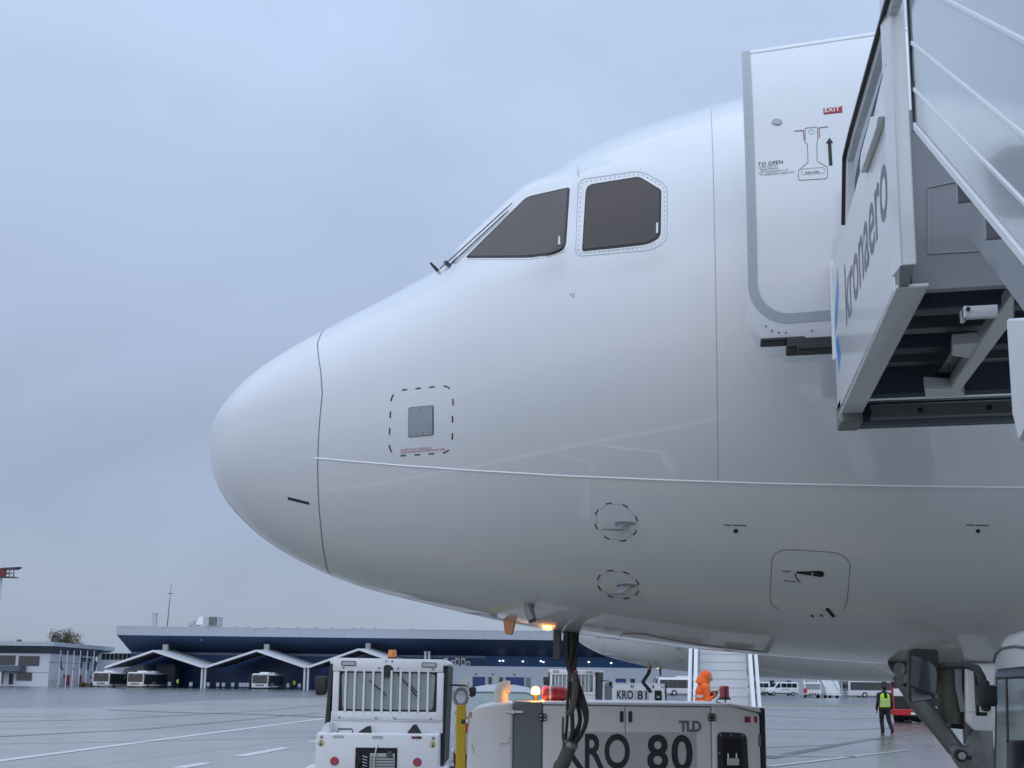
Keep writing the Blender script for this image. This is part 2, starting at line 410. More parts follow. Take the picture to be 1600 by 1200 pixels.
def patch2d(poly, step, fn, off, mb, skirt):
    """fill a 2D outline with a fine grid, map it to 3D, close it with a skirt"""
    n = len(poly); xs = [p[0] for p in poly]; ys = [p[1] for p in poly]
    dense = []
    for i in range(n):
        a, b = Vector(poly[i]), Vector(poly[(i+1) % n]); k = max(1, int((b-a).length/step))
        dense += [a+(b-a)*(j/k) for j in range(k)]
    n = len(dense); pts = list(dense)
    def inside(x, y):
        c = False; j = n-1
        for i in range(n):
            xi, yi = dense[i]; xj, yj = dense[j]
            if (yi > y) != (yj > y) and x < (xj-xi)*(y-yi)/(yj-yi)+xi: c = not c
            j = i
        return c
    y = min(ys)+step*.5
    while y < max(ys):
        x = min(xs)+step*.5
        while x < max(xs):
            if inside(x, y) and min((Vector((x, y))-d).length for d in dense) > step*.4: pts.append(Vector((x, y)))
            x += step
        y += step
    r = delaunay_2d_cdt(pts, [(i, (i+1) % n) for i in range(n)], [], 1, 1e-7)
    vs2, fs = r[0], [tuple(f) for f in r[2]]
    vs = [fn(v.x, v.y, off) for v in vs2]; k = len(vs)
    bd = {}
    for f in fs:
        for i in range(len(f)):
            e = (f[i], f[(i+1) % len(f)]); bd[e] = 1
    edge = [e for e in bd if (e[1], e[0]) not in bd]; low = {}
    for e in edge:
        for i in e:
            if i not in low: low[i] = len(vs); vs.append(fn(vs2[i].x, vs2[i].y, off-skirt))
    fs += [(e[0], low[e[0]], low[e[1]], e[1]) for e in edge]
    mb.add(vs, fs); return mb

def remesh(o, voxel, it=2):
    md = o.modifiers.new('remesh', 'REMESH'); md.mode = 'VOXEL'; md.voxel_size = voxel; md.use_smooth_shade = True
    sm = o.modifiers.new('smooth', 'SMOOTH'); sm.factor = .5; sm.iterations = it
    dg = bpy.context.evaluated_depsgraph_get(); dg.update()
    me = bpy.data.meshes.new_from_object(o.evaluated_get(dg)); mts = [m for m in o.data.materials]
    o.modifiers.clear(); o.data = me
    if not me.materials:
        for m in mts: me.materials.append(m)
    return o

# ------------------------------------------------------------------ setting: ground
def sheet(name, pts, z, m, world_pts=True):
    b = MB(); n = len(pts); b.add([(p[0], p[1], z) for p in pts], [tuple(range(n))])
    o = b.build(name, m, smooth=0); o['kind'] = 'structure'; return o
sheet('ground', [(-1500, -300), (1500, -300), (1500, 1800), (-1500, 1800)], 0, M_conc)
def gpts(pxs): return [at_Z(*p) for p in pxs]
sheet('pale_apron', gpts([(-700, 1245), (690, 1245), (712, 1088), (-700, 1095)]), .002, M_conc2)
sheet('taxiway_asphalt', gpts([(-400, 1112), (0, 1106.5), (150, 1105.5), (330, 1094), (520, 1090.5), (700, 1090)]) +
      [ground(700, 240), ground(-500, 240)], .004, M_asph)
sheet('service_road', gpts([(700, 1096), (1195, 1102), (1400, 1104.5), (1900, 1110)]) + [ground(2300, 205), ground(700, 203)], .005, M_asph)
def line_strip(name, pxs, w, m, z=.009):
    P = [at_Z(*p) for p in pxs]; b = MB(); vs = []
    for i, p in enumerate(P):
        t = (P[min(i+1, len(P)-1)]-P[max(i-1, 0)]).normalized(); s_ = Vector((-t.y, t.x, 0))*(w/2)
        vs += [(p.x+s_.x, p.y+s_.y, z), (p.x-s_.x, p.y-s_.y, z)]
    b.add(vs, [(2*i, 2*i+1, 2*i+3, 2*i+2) for i in range(len(P)-1)])
    o = b.build(name, m, smooth=0); o['kind'] = 'structure'; return o
line_strip('white_apron_line', [(-60, 1197.5), (0, 1189), (250, 1156), (510, 1122.5), (600, 1111)], .32, M_wline)
for a in ([(372, 1182.5), (447, 1168.5)], [(487, 1160.5), (540, 1150.5)], [(278, 1200.5), (323, 1192.5)], [(150, 1225), (205, 1214)]):
    line_strip('white_lane_dash', a, .33, M_wline)
line_strip('white_apron_line', [(698, 1185), (716, 1169)], .35, M_wline)
line_strip('red_apron_line', [(699, 1190), (717, 1175)], .3, M_rline, .013)
line_strip('yellow_apron_line', [(-20, 1119), (105, 1120.5)], .35, M_yline)
line_strip('tar_joint', [(165, 1109.5), (300, 1114), (400, 1116.5), (512, 1121)], .35, M_tar, .013)
line_strip('faded_white_line', [(385, 1091), (516, 1092.5)], 1.1, M_wline, .013)
line_strip('faded_white_line', [(185, 1074.6), (240, 1074.8)], 3., M_yline, .013)
for a in ([(1180, 1180), (1340, 1183)], [(1190, 1168), (1300, 1163)], [(1200, 1198), (1420, 1172)]):
    line_strip('faded_white_line', a, .22, M_wline, .009)
for a in ([(0, 1139), (250, 1133), (500, 1128.5)], [(0, 1163), (200, 1159.5), (490, 1152)], [(1195, 1128), (1420, 1133)], [(1195, 1150), (1430, 1157)]):
    line_strip('tar_joint', a, .07, M_tar, .011)
for a in ([(-20, 1128), (160, 1124.5), (420, 1110), (515, 1101)], [(-20, 1152), (220, 1140), (500, 1114)], [(1190, 1118), (1300, 1124), (1440, 1121)], [(1200, 1185), (1330, 1160), (1430, 1146)], [(1195, 1139), (1310, 1141), (1440, 1136)]):
    line_strip('tyre_mark', a, .34, M_tyre, .007)
# kerb that bounds the service road on the right
P0, P1 = at_Z(1150, 1101.5), at_Z(1900, 1111.5)
b = MB(); d_ = (P1-P0).normalized(); s_ = Vector((-d_.y, d_.x, 0))
b.hexa([P0, P1, P1+s_*1.2, P0+s_*1.2, P0+Vector((0,0,.12)), P1+Vector((0,0,.12)), P1+s_*1.2+Vector((0,0,.12)), P0+s_*1.2+Vector((0,0,.12))])
o = b.build('kerb', M_kerb); o['kind'] = 'structure'
# markings of the stand itself (under and beside the nose; they mirror in the belly paint)
def wline(name, pts, w, m, z=.009):
    b = MB(); vs = []; P = [Vector((p[0], p[1], 0)) for p in pts]
    for i, p in enumerate(P):
        t = (P[min(i+1, len(P)-1)]-P[max(i-1, 0)]).normalized(); s_ = Vector((-t.y, t.x, 0))*(w/2)
        vs += [(p.x+s_.x, p.y+s_.y, z), (p.x-s_.x, p.y-s_.y, z)]
    b.add(vs, [(2*i, 2*i+1, 2*i+3, 2*i+2) for i in range(len(P)-1)])
    o = b.build(name, m, smooth=0); o['kind'] = 'structure'; return o
wline('stand_lead_in_line', [(-14, 6.8), (18, 6.8)], .2, M_yline)
wline('stand_boundary_line', [(-9, 1.0), (-4.2, 3.2), (-2.2, 3.7), (3.2, 4.1), (12, 4.3)], .22, M_yline, .013)
wline('white_apron_line', [(-12, 5.6), (-4.6, 2.4), (-2.2, 1.2), (-.6, .2)], .26, M_wline2, .017)
wline('white_apron_line', [(-3.9, 2.3), (-2.6, 2.9), (-1.9, 4.9)], .11, M_wline, .021)
wline('white_apron_line', [(-2.9, 1.9), (-1.5, 2.35), (-1.1, 3.2)], .14, M_wline2, .021)
wline('white_apron_line', [(.2, -3), (.9, 3.3)], .22, M_wline2, .025)
for x in (.35, 1.75, 3.15):
    wline('stand_dash', [(x, 5.0), (x+.62, 5.2)], .42, M_yline, .013)

# ------------------------------------------------------------------ the passenger jet
KN = [0.0, 0.08, 0.25, 0.5, 0.8, 1.15, 1.6, 2.0, 2.3, 2.7, 3.05, 3.55, 4.1, 5.0, 6.5, 8.0]
ZT = [3.431, 3.585, 3.752, 3.944, 4.098, 4.242, 4.412, 4.566, 4.81, 5.131, 5.278, 5.383, 5.472, 5.634, 5.845, 5.858]
ZB = [3.431, 3.075, 2.862, 2.66, 2.499, 2.358, 2.243, 2.151, 2.089, 2.026, 1.98, 1.925, 1.881, 1.828, 1.788, 1.76]
WK = [0.0, 0.08, 0.25, 0.5, 0.8, 1.15, 1.6, 2.0, 2.5, 3.0, 3.55, 4.1, 5.0, 6.0, 8.0]
WV = [0.0, 0.225, 0.452, 0.642, 0.785, 0.918, 1.11, 1.328, 1.58, 1.742, 1.845, 1.89, 1.949, 1.975, 1.975]
S0, YC = 3.616, 6.8
def pchip(x, y, xi):
    x = np.array(x, float); y = np.array(y, float); xi = np.asarray(xi, float)
    h = np.diff(x); d = np.diff(y)/h; m = np.zeros(len(x))
    for i in range(1, len(x)-1):
        if d[i-1]*d[i] > 0:
            w1 = 2*h[i]+h[i-1]; w2 = h[i]+2*h[i-1]; m[i] = (w1+w2)/(w1/d[i-1]+w2/d[i])
    m[0] = d[0]; m[-1] = 0
    k = np.clip(np.searchsorted(x, xi)-1, 0, len(x)-2); t = (xi-x[k])/h[k]
    return y[k]*(1+2*t)*(1-t)**2+h[k]*m[k]*t*(1-t)**2+y[k+1]*t*t*(3-2*t)+h[k]*m[k+1]*t*t*(t-1)
_q = np.sqrt
# tabulate on a fine grid and relax it a little so the skin has no ripples
_sg = np.linspace(0, math.sqrt(8.0), 420)**2
def _tab(k, v):
    y = pchip(_q(k), v, _q(_sg))
    for _ in range(60):
        y[2:-1] = .25*y[1:-2]+.5*y[2:-1]+.25*y[3:]
    return y
TT, TBt, TW = _tab(KN, ZT), _tab(KN, ZB), _tab(WK, WV)
def section(s):
    s = np.minimum(np.asarray(s, float), 8.0)
    a = np.interp(_q(s), _q(_sg), TT); b = np.interp(_q(s), _q(_sg), TBt); c = np.interp(_q(s), _q(_sg), TW)
    u = np.clip(s/5.5, 0, 1); zc = 3.431+(3.82-3.431)*u*u*(3-2*u)
    zc = np.clip(zc, b+.35*(a-b), a-.35*(a-b))
    return a, b, c, zc
def skin(s, th):
    """station from the nose tip, angle (0 = camera side, 90 = crown) -> world point"""
    a, b, w, zc = section(s); sn = math.sin(th)
    return Vector((s-S0, YC-float(w)*math.cos(th), float(zc)+(float(a-zc) if sn > 0 else float(zc-b))*sn))
NT = 144
THS = [2*math.pi*i/NT for i in range(NT)]
# radome joint: slightly slanted, with a small notch on the flank
SJ_D = [-180, -90, -78, -57.5, -45, -32, -21, -7.5, 0, 10.5, 32.5, 60, 90, 180]
SJ_S = [1.13, .99, 1.0, 1.075, 1.115, 1.145, 1.17, 1.20, 1.215, 1.19, 1.09, 1.03, 1.02, 1.13]
def sj(th):
    d = math.degrees(th); d = d-360 if d > 180 else d
    if abs(d) > 90: d = (180-abs(d))*(1 if d > 0 else -1)
    return float(np.interp(d, SJ_D, SJ_S))
jet = thing('passenger_jet', 'large white passenger jet nose in the foreground with its front door open', 'airplane', (-S0, YC, 0))
DOOR_S, DOOR_T = (4.62, 5.44), (-17, 43)
def grid(rings):
    vs = [v for r in rings for v in r]; fs = []
    for i in range(len(rings)-1):
        for j in range(NT): fs.append((i*NT+j, i*NT+(j+1) % NT, (i+1)*NT+(j+1) % NT, (i+1)*NT+j))
    return vs, fs
# nose cone
rv = [[skin(0.0006+(k/46)**2.1*1.0*sj(t), t) for t in THS] for k in range(47)]
rv = [[skin(max(.0004, (k/46)**2.1*sj(t)), t) for t in THS] for k in range(47)]
vr, fr = grid(rv); fr.append(tuple(range(NT)))
b = MB(); b.add(vr, fr); b.build('radome', M_radome, jet, True, smooth=180)
# fuselage barrel with the doorway cut out
st = [1.3+.055*i for i in range(int((7.99-1.3)/.055))]
st = sorted([s for s in st if min(abs(s-DOOR_S[0]), abs(s-DOOR_S[1])) > .03]+list(DOOR_S))+[8, 10, 13, 17, 22]
rf = [[skin(sj(t), t) for t in THS], [skin(.5*(sj(t)+1.3), t) for t in THS]]+[[skin(min(s, 8.), t)+Vector((max(0, s-8), 0, 0)) for t in THS] for s in st]
W1 = rounded([(729, 403), (824, 309), (890.5, 294), (883.5, 389), (862, 398), (826, 402.5)], [3, 8, 3, 10, 6, 6], 5)
W2 = rounded([(917, 290.5), (999, 277.5), (1033, 298), (1032, 371), (1012, 382), (910, 393)], [11, 6, 3, 10, 10, 4], 5)
# the skin is flattened where the flat side panes sit
_pv, _pf = grid(rf); _S = Surf(_pv, _pf, jet)
def to_px(P):
    d = P-EYE; z = d.dot(FW); return PX+F*d.dot(RT)/z, PY-F*d.dot(UP)/z
def poly_dist(x, y, W):
    c = False; best = 1e9; n = len(W)
    for i in range(n):
        (x1, y1), (x2, y2) = W[i], W[(i+1) % n]
        if (y1 > y) != (y2 > y) and x < (x2-x1)*(y-y1)/(y2-y1)+x1: c = not c
        dx, dy = x2-x1, y2-y1; t = max(0, min(1, ((x-x1)*dx+(y-y1)*dy)/max(1e-9, dx*dx+dy*dy)))
        best = min(best, math.hypot(x-x1-t*dx, y-y1-t*dy))
    return -best if c else best
for W in (W1, W2):
    cx = sum(p[0] for p in W)/len(W); cy = sum(p[1] for p in W)/len(W)
    H = np.array([tuple(_S.hit(cx+(p[0]-cx)*k, cy+(p[1]-cy)*k)) for p in W for k in (.3, .65, 1.)])
    c0 = H.mean(0); nrm = Vector(np.linalg.svd(H-c0)[2][2]); c0 = Vector(c0)
    for r_ in rf[:45]:
        for j, v in enumerate(r_):
            if v.y > YC: continue
            px_, py_ = to_px(v); dd = poly_dist(px_, py_, W)
            k = 1-min(1, max(0, (dd-7)/26)); k = k*k*(3-2*k)
            dn = abs((v-c0).dot(nrm)); q = 1-min(1, max(0, (dn-.05)/.07)); k *= q*q*(3-2*q)
            if k > 0: r_[j] = v-nrm*((v-c0).dot(nrm)*k)
vf, ff = grid(rf); keep = []
for i in range(len(rf)-1):
    for j in range(NT):
        f = ff[i*NT+j]; c = (i-2 >= 0 and DOOR_S[0]-.01 <= st[i-2] < DOOR_S[1]-.01); d = math.degrees(THS[j]); d = d-360 if d > 180 else d
        if not (c and DOOR_T[0]-.1 <= d < DOOR_T[1]-.1): keep.append(f)
keep.append(tuple((len(rf)-1)*NT+j for j in range(NT)))
b = MB(); b.add(vf, keep); b.build('fuselage', M_jet, jet, True, smooth=180)
SK = Surf(vf+vr, ff+[tuple(i+len(vf) for i in f) for f in fr], jet)
# doorway lining
b = MB(); x0, x1 = DOOR_S[0]-S0, DOOR_S[1]-S0; z0 = skin(5, R(DOOR_T[0])).z; z1 = skin(5, R(DOOR_T[1])).z
for A in ([(x0, 4.95, z0), (x1, 4.95, z0), (x1, 7.0, z0), (x0, 7.0, z0)], [(x0, 5.4, z1), (x1, 5.4, z1), (x1, 7.0, z1), (x0, 7.0, z1)],
          [(x0, 4.92, z0), (x0, 7, z0), (x0, 7, z1), (x0, 5.42, z1)], [(x1, 4.92, z0), (x1, 7, z0), (x1, 7, z1), (x1, 5.42, z1)], [(x0, 7, z0), (x1, 7, z0), (x1, 7, z1), (x0, 7, z1)]):
    b.add(A, [(0, 1, 2, 3)])
b.build('doorway_lining', M_trim, jet, True, smooth=0)
# seams
def ring_strip(sfun, w, off, d0, d1, n=90):
    b = MB(); vs = []
    for i in range(n+1):
        t = R(d0+(d1-d0)*i/n)
        for e in (-w/2, w/2):
            p = skin(sfun(t)+e, t); q = skin(sfun(t)+e, t+.01)-p; r = skin(sfun(t)+e+.01, t)-p
            nn = q.cross(r).normalized()
            if nn.dot(p-Vector((p.x, YC, 3.6))) < 0: nn = -nn
            vs.append(p+nn*off)
    b.add(vs, [(2*i, 2*i+1, 2*i+3, 2*i+2) for i in range(n)]); return b
ring_strip(sj, .0048, .0025, -180, 180, 220).build('radome_joint', M_seam, jet, True, smooth=0)
SK.stroke([(1111, 168), (1114, 250), (1117.5, 400), (1120, 560), (1122, 751)], .9, .002).build('skin_joint', M_seam2, jet, True, smooth=0)
SK.stroke([(903, 258), (904, 276)], 1, .002).build('skin_joint', M_seam2, jet, True, smooth=0)
SK.stroke([(491, 715), (620, 726), (735, 734), (880, 742.5), (1050, 749.5), (1200, 754.5), (1400, 758.5), (1600, 760.5), (1700, 761)], 1.8, .0025, None, False, 6, .004).build('paint_edge', M_stripe, jet, True, smooth=0)  # catch light along the skin edge, put into brighter white and a lip
# dark slot low on the nose cone
SK.patch([(450, 776.5), (483, 784.5), (483, 788.5), (450, 780.5)], 4, .003).build('nose_slot', M_seal, jet, True)
# cockpit windows
for W in (W1, W2):
    fr_ = SK.patch(inset(W, -2.8), 9, .0025).build('window_frame', M_stripe, jet, True)
    SK.patch(inset(W, -.6), 9, .0065).build('seal', M_seal, fr_, True)
    SK.patch(inset(W, 1.7), 8, .0085).build('pane', M_cock, fr_, True)
b = MB(); SK.patch([(1026.5, 350), (1029.5, 350), (1029, 366), (1026, 366)], 6, .011, b, .004); b.build('window_latch', M_alu, jet, True)
b = MB(); SK.patch([(874, 371), (877, 371), (876.5, 384), (873.5, 384)], 6, .011, b, .004); b.build('window_latch', M_alu, jet, True)
fo = rounded([(904, 281), (1002, 267), (1043, 290), (1042, 377), (1018, 391), (899, 401)], 12, 4)
SK.stroke(fo, .7, .002, closed=True).build('window_surround', M_seam2, jet, True, smooth=0)
b = MB(); fi = inset(fo, 4.2); acc = 0
for i in range(len(fi)):
    a, c = Vector(fi[i]), Vector(fi[(i+1) % len(fi)]); l_ = (c-a).length; t = (7.4-acc) % 7.4
    while t < l_: q = a+(c-a)*(t/l_); SK.disc(q.x, q.y, .75, .003, b, 6); t += 7.4
    acc = (acc+l_) % 7.4
b.build('rivet', M_seam2, jet, True, smooth=0, kind='stuff')
# windscreen panes on both sides of the centre post, and the wipers
def param_patch(poly, off, mb, skirt=.004):
    def fn(u, v, h):
        p = skin(u, R(v)); q = skin(u, R(v)+.01)-p; r = skin(u+.01, R(v))-p; nn = q.cross(r).normalized()
        if nn.dot(p-Vector((p.x, YC, 3.6))) < 0: nn = -nn
        return p+nn*h
    return patch2d([(u*60, v) for u, v in poly], 3., lambda u, v, h: fn(u/60, v, h), off, mb, skirt)
for sg in (1, -1):
    m_ = (lambda v: v) if sg == 1 else (lambda v: 180-v)
    A = [(2.02, m_(52)), (1.98, m_(87)), (2.60, m_(87)), (2.52, m_(57))]
    param_patch(A, .006, MB()).build('windscreen_seal', M_seal, jet, True)
    B = [(2.045, m_(54.5)), (2.005, m_(85.5)), (2.575, m_(85.5)), (2.50, m_(59))]
    param_patch(B, .009, MB()).build('windscreen', M_cock, jet, True)
    if sg == -1:
        for A in ([(2.06, m_(44)), (2.36, m_(54)), (2.72, m_(44)), (2.68, m_(8)), (2.2, m_(6))], [(2.85, m_(42)), (3.18, m_(40)), (3.3, m_(30)), (3.3, m_(10)), (2.82, m_(7))]):
            param_patch(A, .008, MB()).build('pane', M_cock, jet, True)
def wiper(px0, px1, off):
    b = MB(); P = [SK.hit(px0[0]+(px1[0]-px0[0])*i/10, px0[1]+(px1[1]-px0[1])*i/10, off) for i in range(11)]
    b.tube(P, [.004]+[.0036]*9+[.0025], 6); return b
w_ = wiper((690, 423), (803, 320), .016); w_.build('wiper', M_seal, jet, True)
w_ = wiper((704, 416), (796, 331), .010); w_.build('wiper', M_seal, jet, True)
b = MB(); p = SK.hit(684, 423, .0); b.tube([p, p+Vector((-.045, -.01, .05))], [.012, .008], 6); b.build('wiper_pivot', M_seal, jet, True)
b = MB(); SK.patch([(697, 416), (703, 411), (704, 416)], 4, .03, b, .03); b.build('rain_sensor', M_seal, jet, True)
SK.stroke([(891, 461), (897, 458), (896.5, 465)], .9, .002, closed=True).build('triangle_mark', M_blackp, jet, True, smooth=0)
# access plate with dashed surround
pl = [(639.5, 637.5), (676.5, 634), (676.5, 679), (639, 682.5)]
o_ = SK.patch(rounded(inset(pl, -1.4), 3, 3), 8, .003).build('access_plate_edge', M_seam, jet, True)
o_ = SK.patch(rounded(pl, 2.5, 3), 8, .006).build('access_plate', M_plate, jet, True)
for x, y in ((642, 640.5), (657, 639), (672.5, 637.5), (642, 652.5), (673, 662.5), (642, 678), (651.5, 677), (662, 676.3), (672.5, 675.5)): SK.disc(x, y, .8, .008, None, 6).build('screw', M_seam, o_, True, smooth=0)
dz = lambda x, y: (560+x/7.06, 570+y/7.06)
for a in ([(482, 279), (540, 272)], [(632, 264), (690, 257)], [(783, 249), (843, 242)], [(940, 233), (975, 240), (1010, 262)], [(1045, 375), (1045, 446)], [(1040, 563), (1040, 636)],
          [(1038, 753), (1037, 826)], [(1000, 938), (970, 960), (932, 974)], [(837, 978), (777, 985)], [(682, 989), (620, 996)], [(526, 998), (466, 1005)], [(369, 965), (352, 930), (342, 884)],
          [(344, 771), (348, 699)], [(351, 586), (355, 514)], [(360, 401), (372, 360), (390, 326)]):
    SK.stroke([dz(*p) for p in a], 1.9, .0025, step=3).build('warning_dash', M_dash, jet, True, smooth=0)
def sk_text(s, org, rx, uy, m, off=.003, bold=0., spacing=1., surf=None, name='lettering', parent=None):
    sf = surf or SK
    return text_on(lambda u, v: sf.hit(org[0]+rx[0]*u+uy[0]*v, org[1]+rx[1]*u+uy[1]*v, off), s, name, m, parent or jet, True, bold, spacing)
sk_text('DO NOT PLUG OR DEFORM HOLES', (626.5, 705), (47, -4), (0, -3), M_redp)
sk_text('INDICATED AREA MUST BE SMOOTH AND CLEAN', (626.5, 709), (69, -6), (0, -3), M_redp)
# static drains with their print bars
for x, y in ((1149.5, 829.5), (1528, 829.5)):
    SK.disc(x, y, 3.6, .004, None, 12, 3).build('drain_port', M_seal, jet, True, smooth=0)
    SK.stroke([(x-18, y-9.5), (x-6, y-9)], 1.7, .002).build('print_bar', M_seam, jet, True, smooth=0)
    SK.stroke([(x-4, y-9), (x+17, y-8.5)], 1.7, .002).build('print_bar', M_seam, jet, True, smooth=0)
# air data probes
pz = lambda x, y: (880+x/5.456, 750+y/5.456)
for base, tipx, ds in (((976, 817), (943, 824), ((387, 199), (530, 220), (625, 327), (614, 447), (510, 516), (372, 492), (280, 393), (286, 272))),
                       ((979, 914), (947.5, 926), ((397, 771), (536, 790), (634, 870), (633, 960), (538, 1008), (403, 990), (307, 918), (303, 826)))):
    pts = [Vector(pz(*d)) for d in ds]; c = sum(pts, Vector((0, 0)))/8
    for i, p in enumerate(pts):
        t = (pts[(i+1) % 8]-pts[i-1]).normalized()*4.6
        SK.stroke([p-t, p+t], 1.7, .0025, step=3).build('warning_dash', M_dash, jet, True, smooth=0)
    SK.stroke([(c.x+(p.x-c.x)*math.cos(0), c.y+(p.y-c.y)) for p in pts], .5, .0015, closed=True).build('warning_ring', M_seam2, jet, True, smooth=0)
    bx, by = base
    b = MB(); SK.patch([(bx+16*math.cos(a)*(1.0 if math.cos(a) < 0 else 1.05), by+3.4*math.sin(a)) for a in [2*math.pi*i/16 for i in range(16)]], 5, .007, b, .007)
    o_ = b.build('air_data_probe', M_plate, jet, True)
    nrm = (SK.hit(bx, by, .1)-SK.hit(bx, by, 0)).normalized()
    r0, r1 = SK.hit(bx+8, by), SK.hit(bx-9, by)
    b = MB(); q0 = SK.hit(bx-3, by+1, 0)+nrm*.055; q1 = SK.hit(bx-15, by+1, 0)+nrm*.055; q2 = SK.hit(bx-31, by+1.5, 0)+nrm*.052
    e = Vector((0, 0, .006))
    b.hexa([r1-e, r0-e, q0-e, q1-e, r1+e, r0+e, q0+e, q1+e]); b.build('mast', M_steel, o_, True, bevel=.002)
    b = MB(); b.tube([q0+Vector((.012, 0, 0)), q0, q1, q2], [.005, .0075, .0075, .0055], 10); b.build('tube', M_steel, o_, True)
# hatch on the lower flank
hz = lambda x, y: (1195+x/9.6, 850+y/9.6)
SK.stroke([hz(*p) for p in [(205, 975), (110, 910), (75, 830), (90, 560), (105, 230), (160, 140), (260, 90), (420, 85), (700, 100), (1050, 125), (1200, 195), (1280, 300), (1262, 560), (1240, 800), (1225, 910), (1160, 980)]], .9, .002, step=3).build('hatch_outline', M_gear, jet, True, smooth=0)
hd = [hz(*p) for p in [(480, 410), (680, 408), (820, 400), (870, 412), (892, 445), (872, 480), (830, 490), (720, 470), (480, 435)]]
SK.patch(hd, 4, .004).build('hatch_handle', M_seal, jet, True)
SK.disc(*hz(712, 440), 2.2, .008, None, 8).build('handle_button', M_plate, jet, True, smooth=0)
SK.stroke([hz(*p) for p in [(452, 430), (475, 510), (535, 575)]], 1.6, .002, step=3).build('turn_arrow', M_blackp, jet, True, smooth=0)
SK.stroke([hz(262, 405), hz(392, 410)], 1.3, .002).build('print_bar', M_seam, jet, True, smooth=0)
SK.stroke([hz(285, 548), hz(470, 562)], 1.3, .002).build('print_bar', M_seam, jet, True, smooth=0)
SK.patch([hz(905, 970), hz(955, 955), hz(1060, 1085), hz(1015, 1098)], 4, .003).build('drain_flap', M_seal, jet, True)
for x, y in ((715, 1075), (850, 1070)):
    SK.patch([hz(x-25, y+5), hz(x-5, y-20), hz(x+25, y+15)], 3, .004).build('drain_stub', M_seal, jet, True)
# belly details: drain mast, yellow glow spot, orange tag, receptacle door, gear bay outline
b = MB(); p = SK.hit(827, 946); n_ = Vector((.06, -.25, -1)).normalized()
b.tube([p-n_*.03, p+n_*.03+Vector((.0, -.02, 0)), p+n_*.10+Vector((.025, -.03, 0))], [.034, .031, .026], 12); b.build('drain_mast', M_gear, jet, True)
b = MB(); p = SK.hit(856, 982); b.ball(p, .028, 12, 8, (1.3, .8, .45)); b.build('belly_glow', M_glow2, jet, True)  # glowing ball added to stand for a yellow glint at the belly edge
p = SK.hit(797, 970); b = MB(); b.hexa([p+Vector(v) for v in ((-.035, 0, -.085), (.015, 0, -.095), (.015, .02, -.095), (-.035, .02, -.085), (-.05, 0, .02), (.045, 0, .02), (.045, .02, .02), (-.05, .02, .02))])
b.build('orange_drain_blade', M_orange, jet, True, bevel=.006)
SK.stroke([(972, 1001), (969.5, 996), (972, 991.5), (980, 989.5), (1007, 990.5), (1045, 999), (1090, 1006.5), (1145, 1013), (1190, 1018)], 1.2, .003, step=4).build('gear_bay_outline', M_gear, jet, True, smooth=0)
p = SK.hit(874, 986); b = MB(); b.box(p+Vector((-.04, -.01, -.19)), p+Vector((.012, .02, .02))); o_ = b.build('receptacle_door', M_dkgrey, jet, True, bevel=.006)
b = MB(); b.tube([p+Vector((.02, 0, -.01)), p+Vector((.05, 0, .0)), p+Vector((.07, 0, .03))], .008, 6); b.build('stay', M_steel, o_, True)

# ---- open front door, swung out and forward, parallel to the skin
DX0, DW, DZ0 = .155, .785, 3.205
def door_pt(u, z, h):
    zc = 3.82; a = 1.84 if z > zc else 1.99
    c = math.sqrt(max(.02, 1-((z-zc)/a)**2)); y = YC-.47-1.949*c-.07*u
    n = Vector((0, -c, (z-zc)/a)).normalized()
    return Vector((DX0+u, y, z))+n*h
DTOP = 4.69
dout = rounded([(0, DTOP), (0, DZ0), (DW, DZ0-.01), (DW, DTOP+.004)], [.02, .13, .13, .02], 8)
b = MB(); patch2d(dout, .06, door_pt, 0., b, .11); patch2d(dout, .12, door_pt, -.11, b, 0.)
door = b.build('entry_door', M_jet, jet, True, smooth=40)
DV = [v for v in b.v]; DS = Surf(b.v, b.f, jet)
def band(path, w, off, m, name, par=None):
    b = MB(); vs = []; n = len(path)
    for i, (u, z) in enumerate(path):
        a = Vector(path[max(i-1, 0)]); c = Vector(path[min(i+1, n-1)]); t = (c-a).normalized(); nn = Vector((-t.y, t.x))*(w/2)
        vs += [door_pt(u+nn.x, z+nn.y, off), door_pt(u-nn.x, z-nn.y, off)]
    b.add(vs, [(2*i, 2*i+1, 2*i+3, 2*i+2) for i in range(n-1)]); return b.build(name, m, par or door, True, smooth=0)
cz = DZ0+.085
path = [(.022, DTOP-.004-.06*i) for i in range(int((DTOP-cz-.17)/.06))]
path += [(.022+.16-.16*math.cos(a), cz+.16-.16*math.sin(a)) for a in [R(9*i) for i in range(11)]]+[(.25+.06*i, cz) for i in range(10)]
band(path, .040, .003, M_trim, 'grey_trim_band')
band([(.005+.08*i, DTOP-.028+.0004*i) for i in range(11)], .004, .002, M_seam2, 'top_joint')
b = MB(); random.seed(3)
for (u, z) in [(.02, 4.5-.09*i) for i in range(12)]: b.ball(door_pt(u, z, .002), .0026, 6, 4)
for (u, z) in [(.075, 3.265), (.10, 3.245), (.13, 3.235), (.16, 3.232), (.27, 3.232), (.40, 3.236)]: b.ball(door_pt(u, z, .002), .004, 6, 4)
b.build('rivet', M_seam, door, True, kind='stuff')
ez = lambda x, y: (1170+x/8, 150+y/8)
DS.patch([ez(932, 158), ez(1166, 132), ez(1170, 205), ez(936, 230)], 8, .003).build('exit_plate', M_exit, door, True)
sk_text('EXIT', ez(950, 215), (23.5, -3.0), (-.3, -6.6), M_white, .0045, .02, 1.1, DS, 'exit_lettering', door)
sk_text('TO OPEN', ez(113, 880), (39, -4.2), (.2, -5.4), M_blackp, .003, .004, 1.05, DS, 'lettering', door)
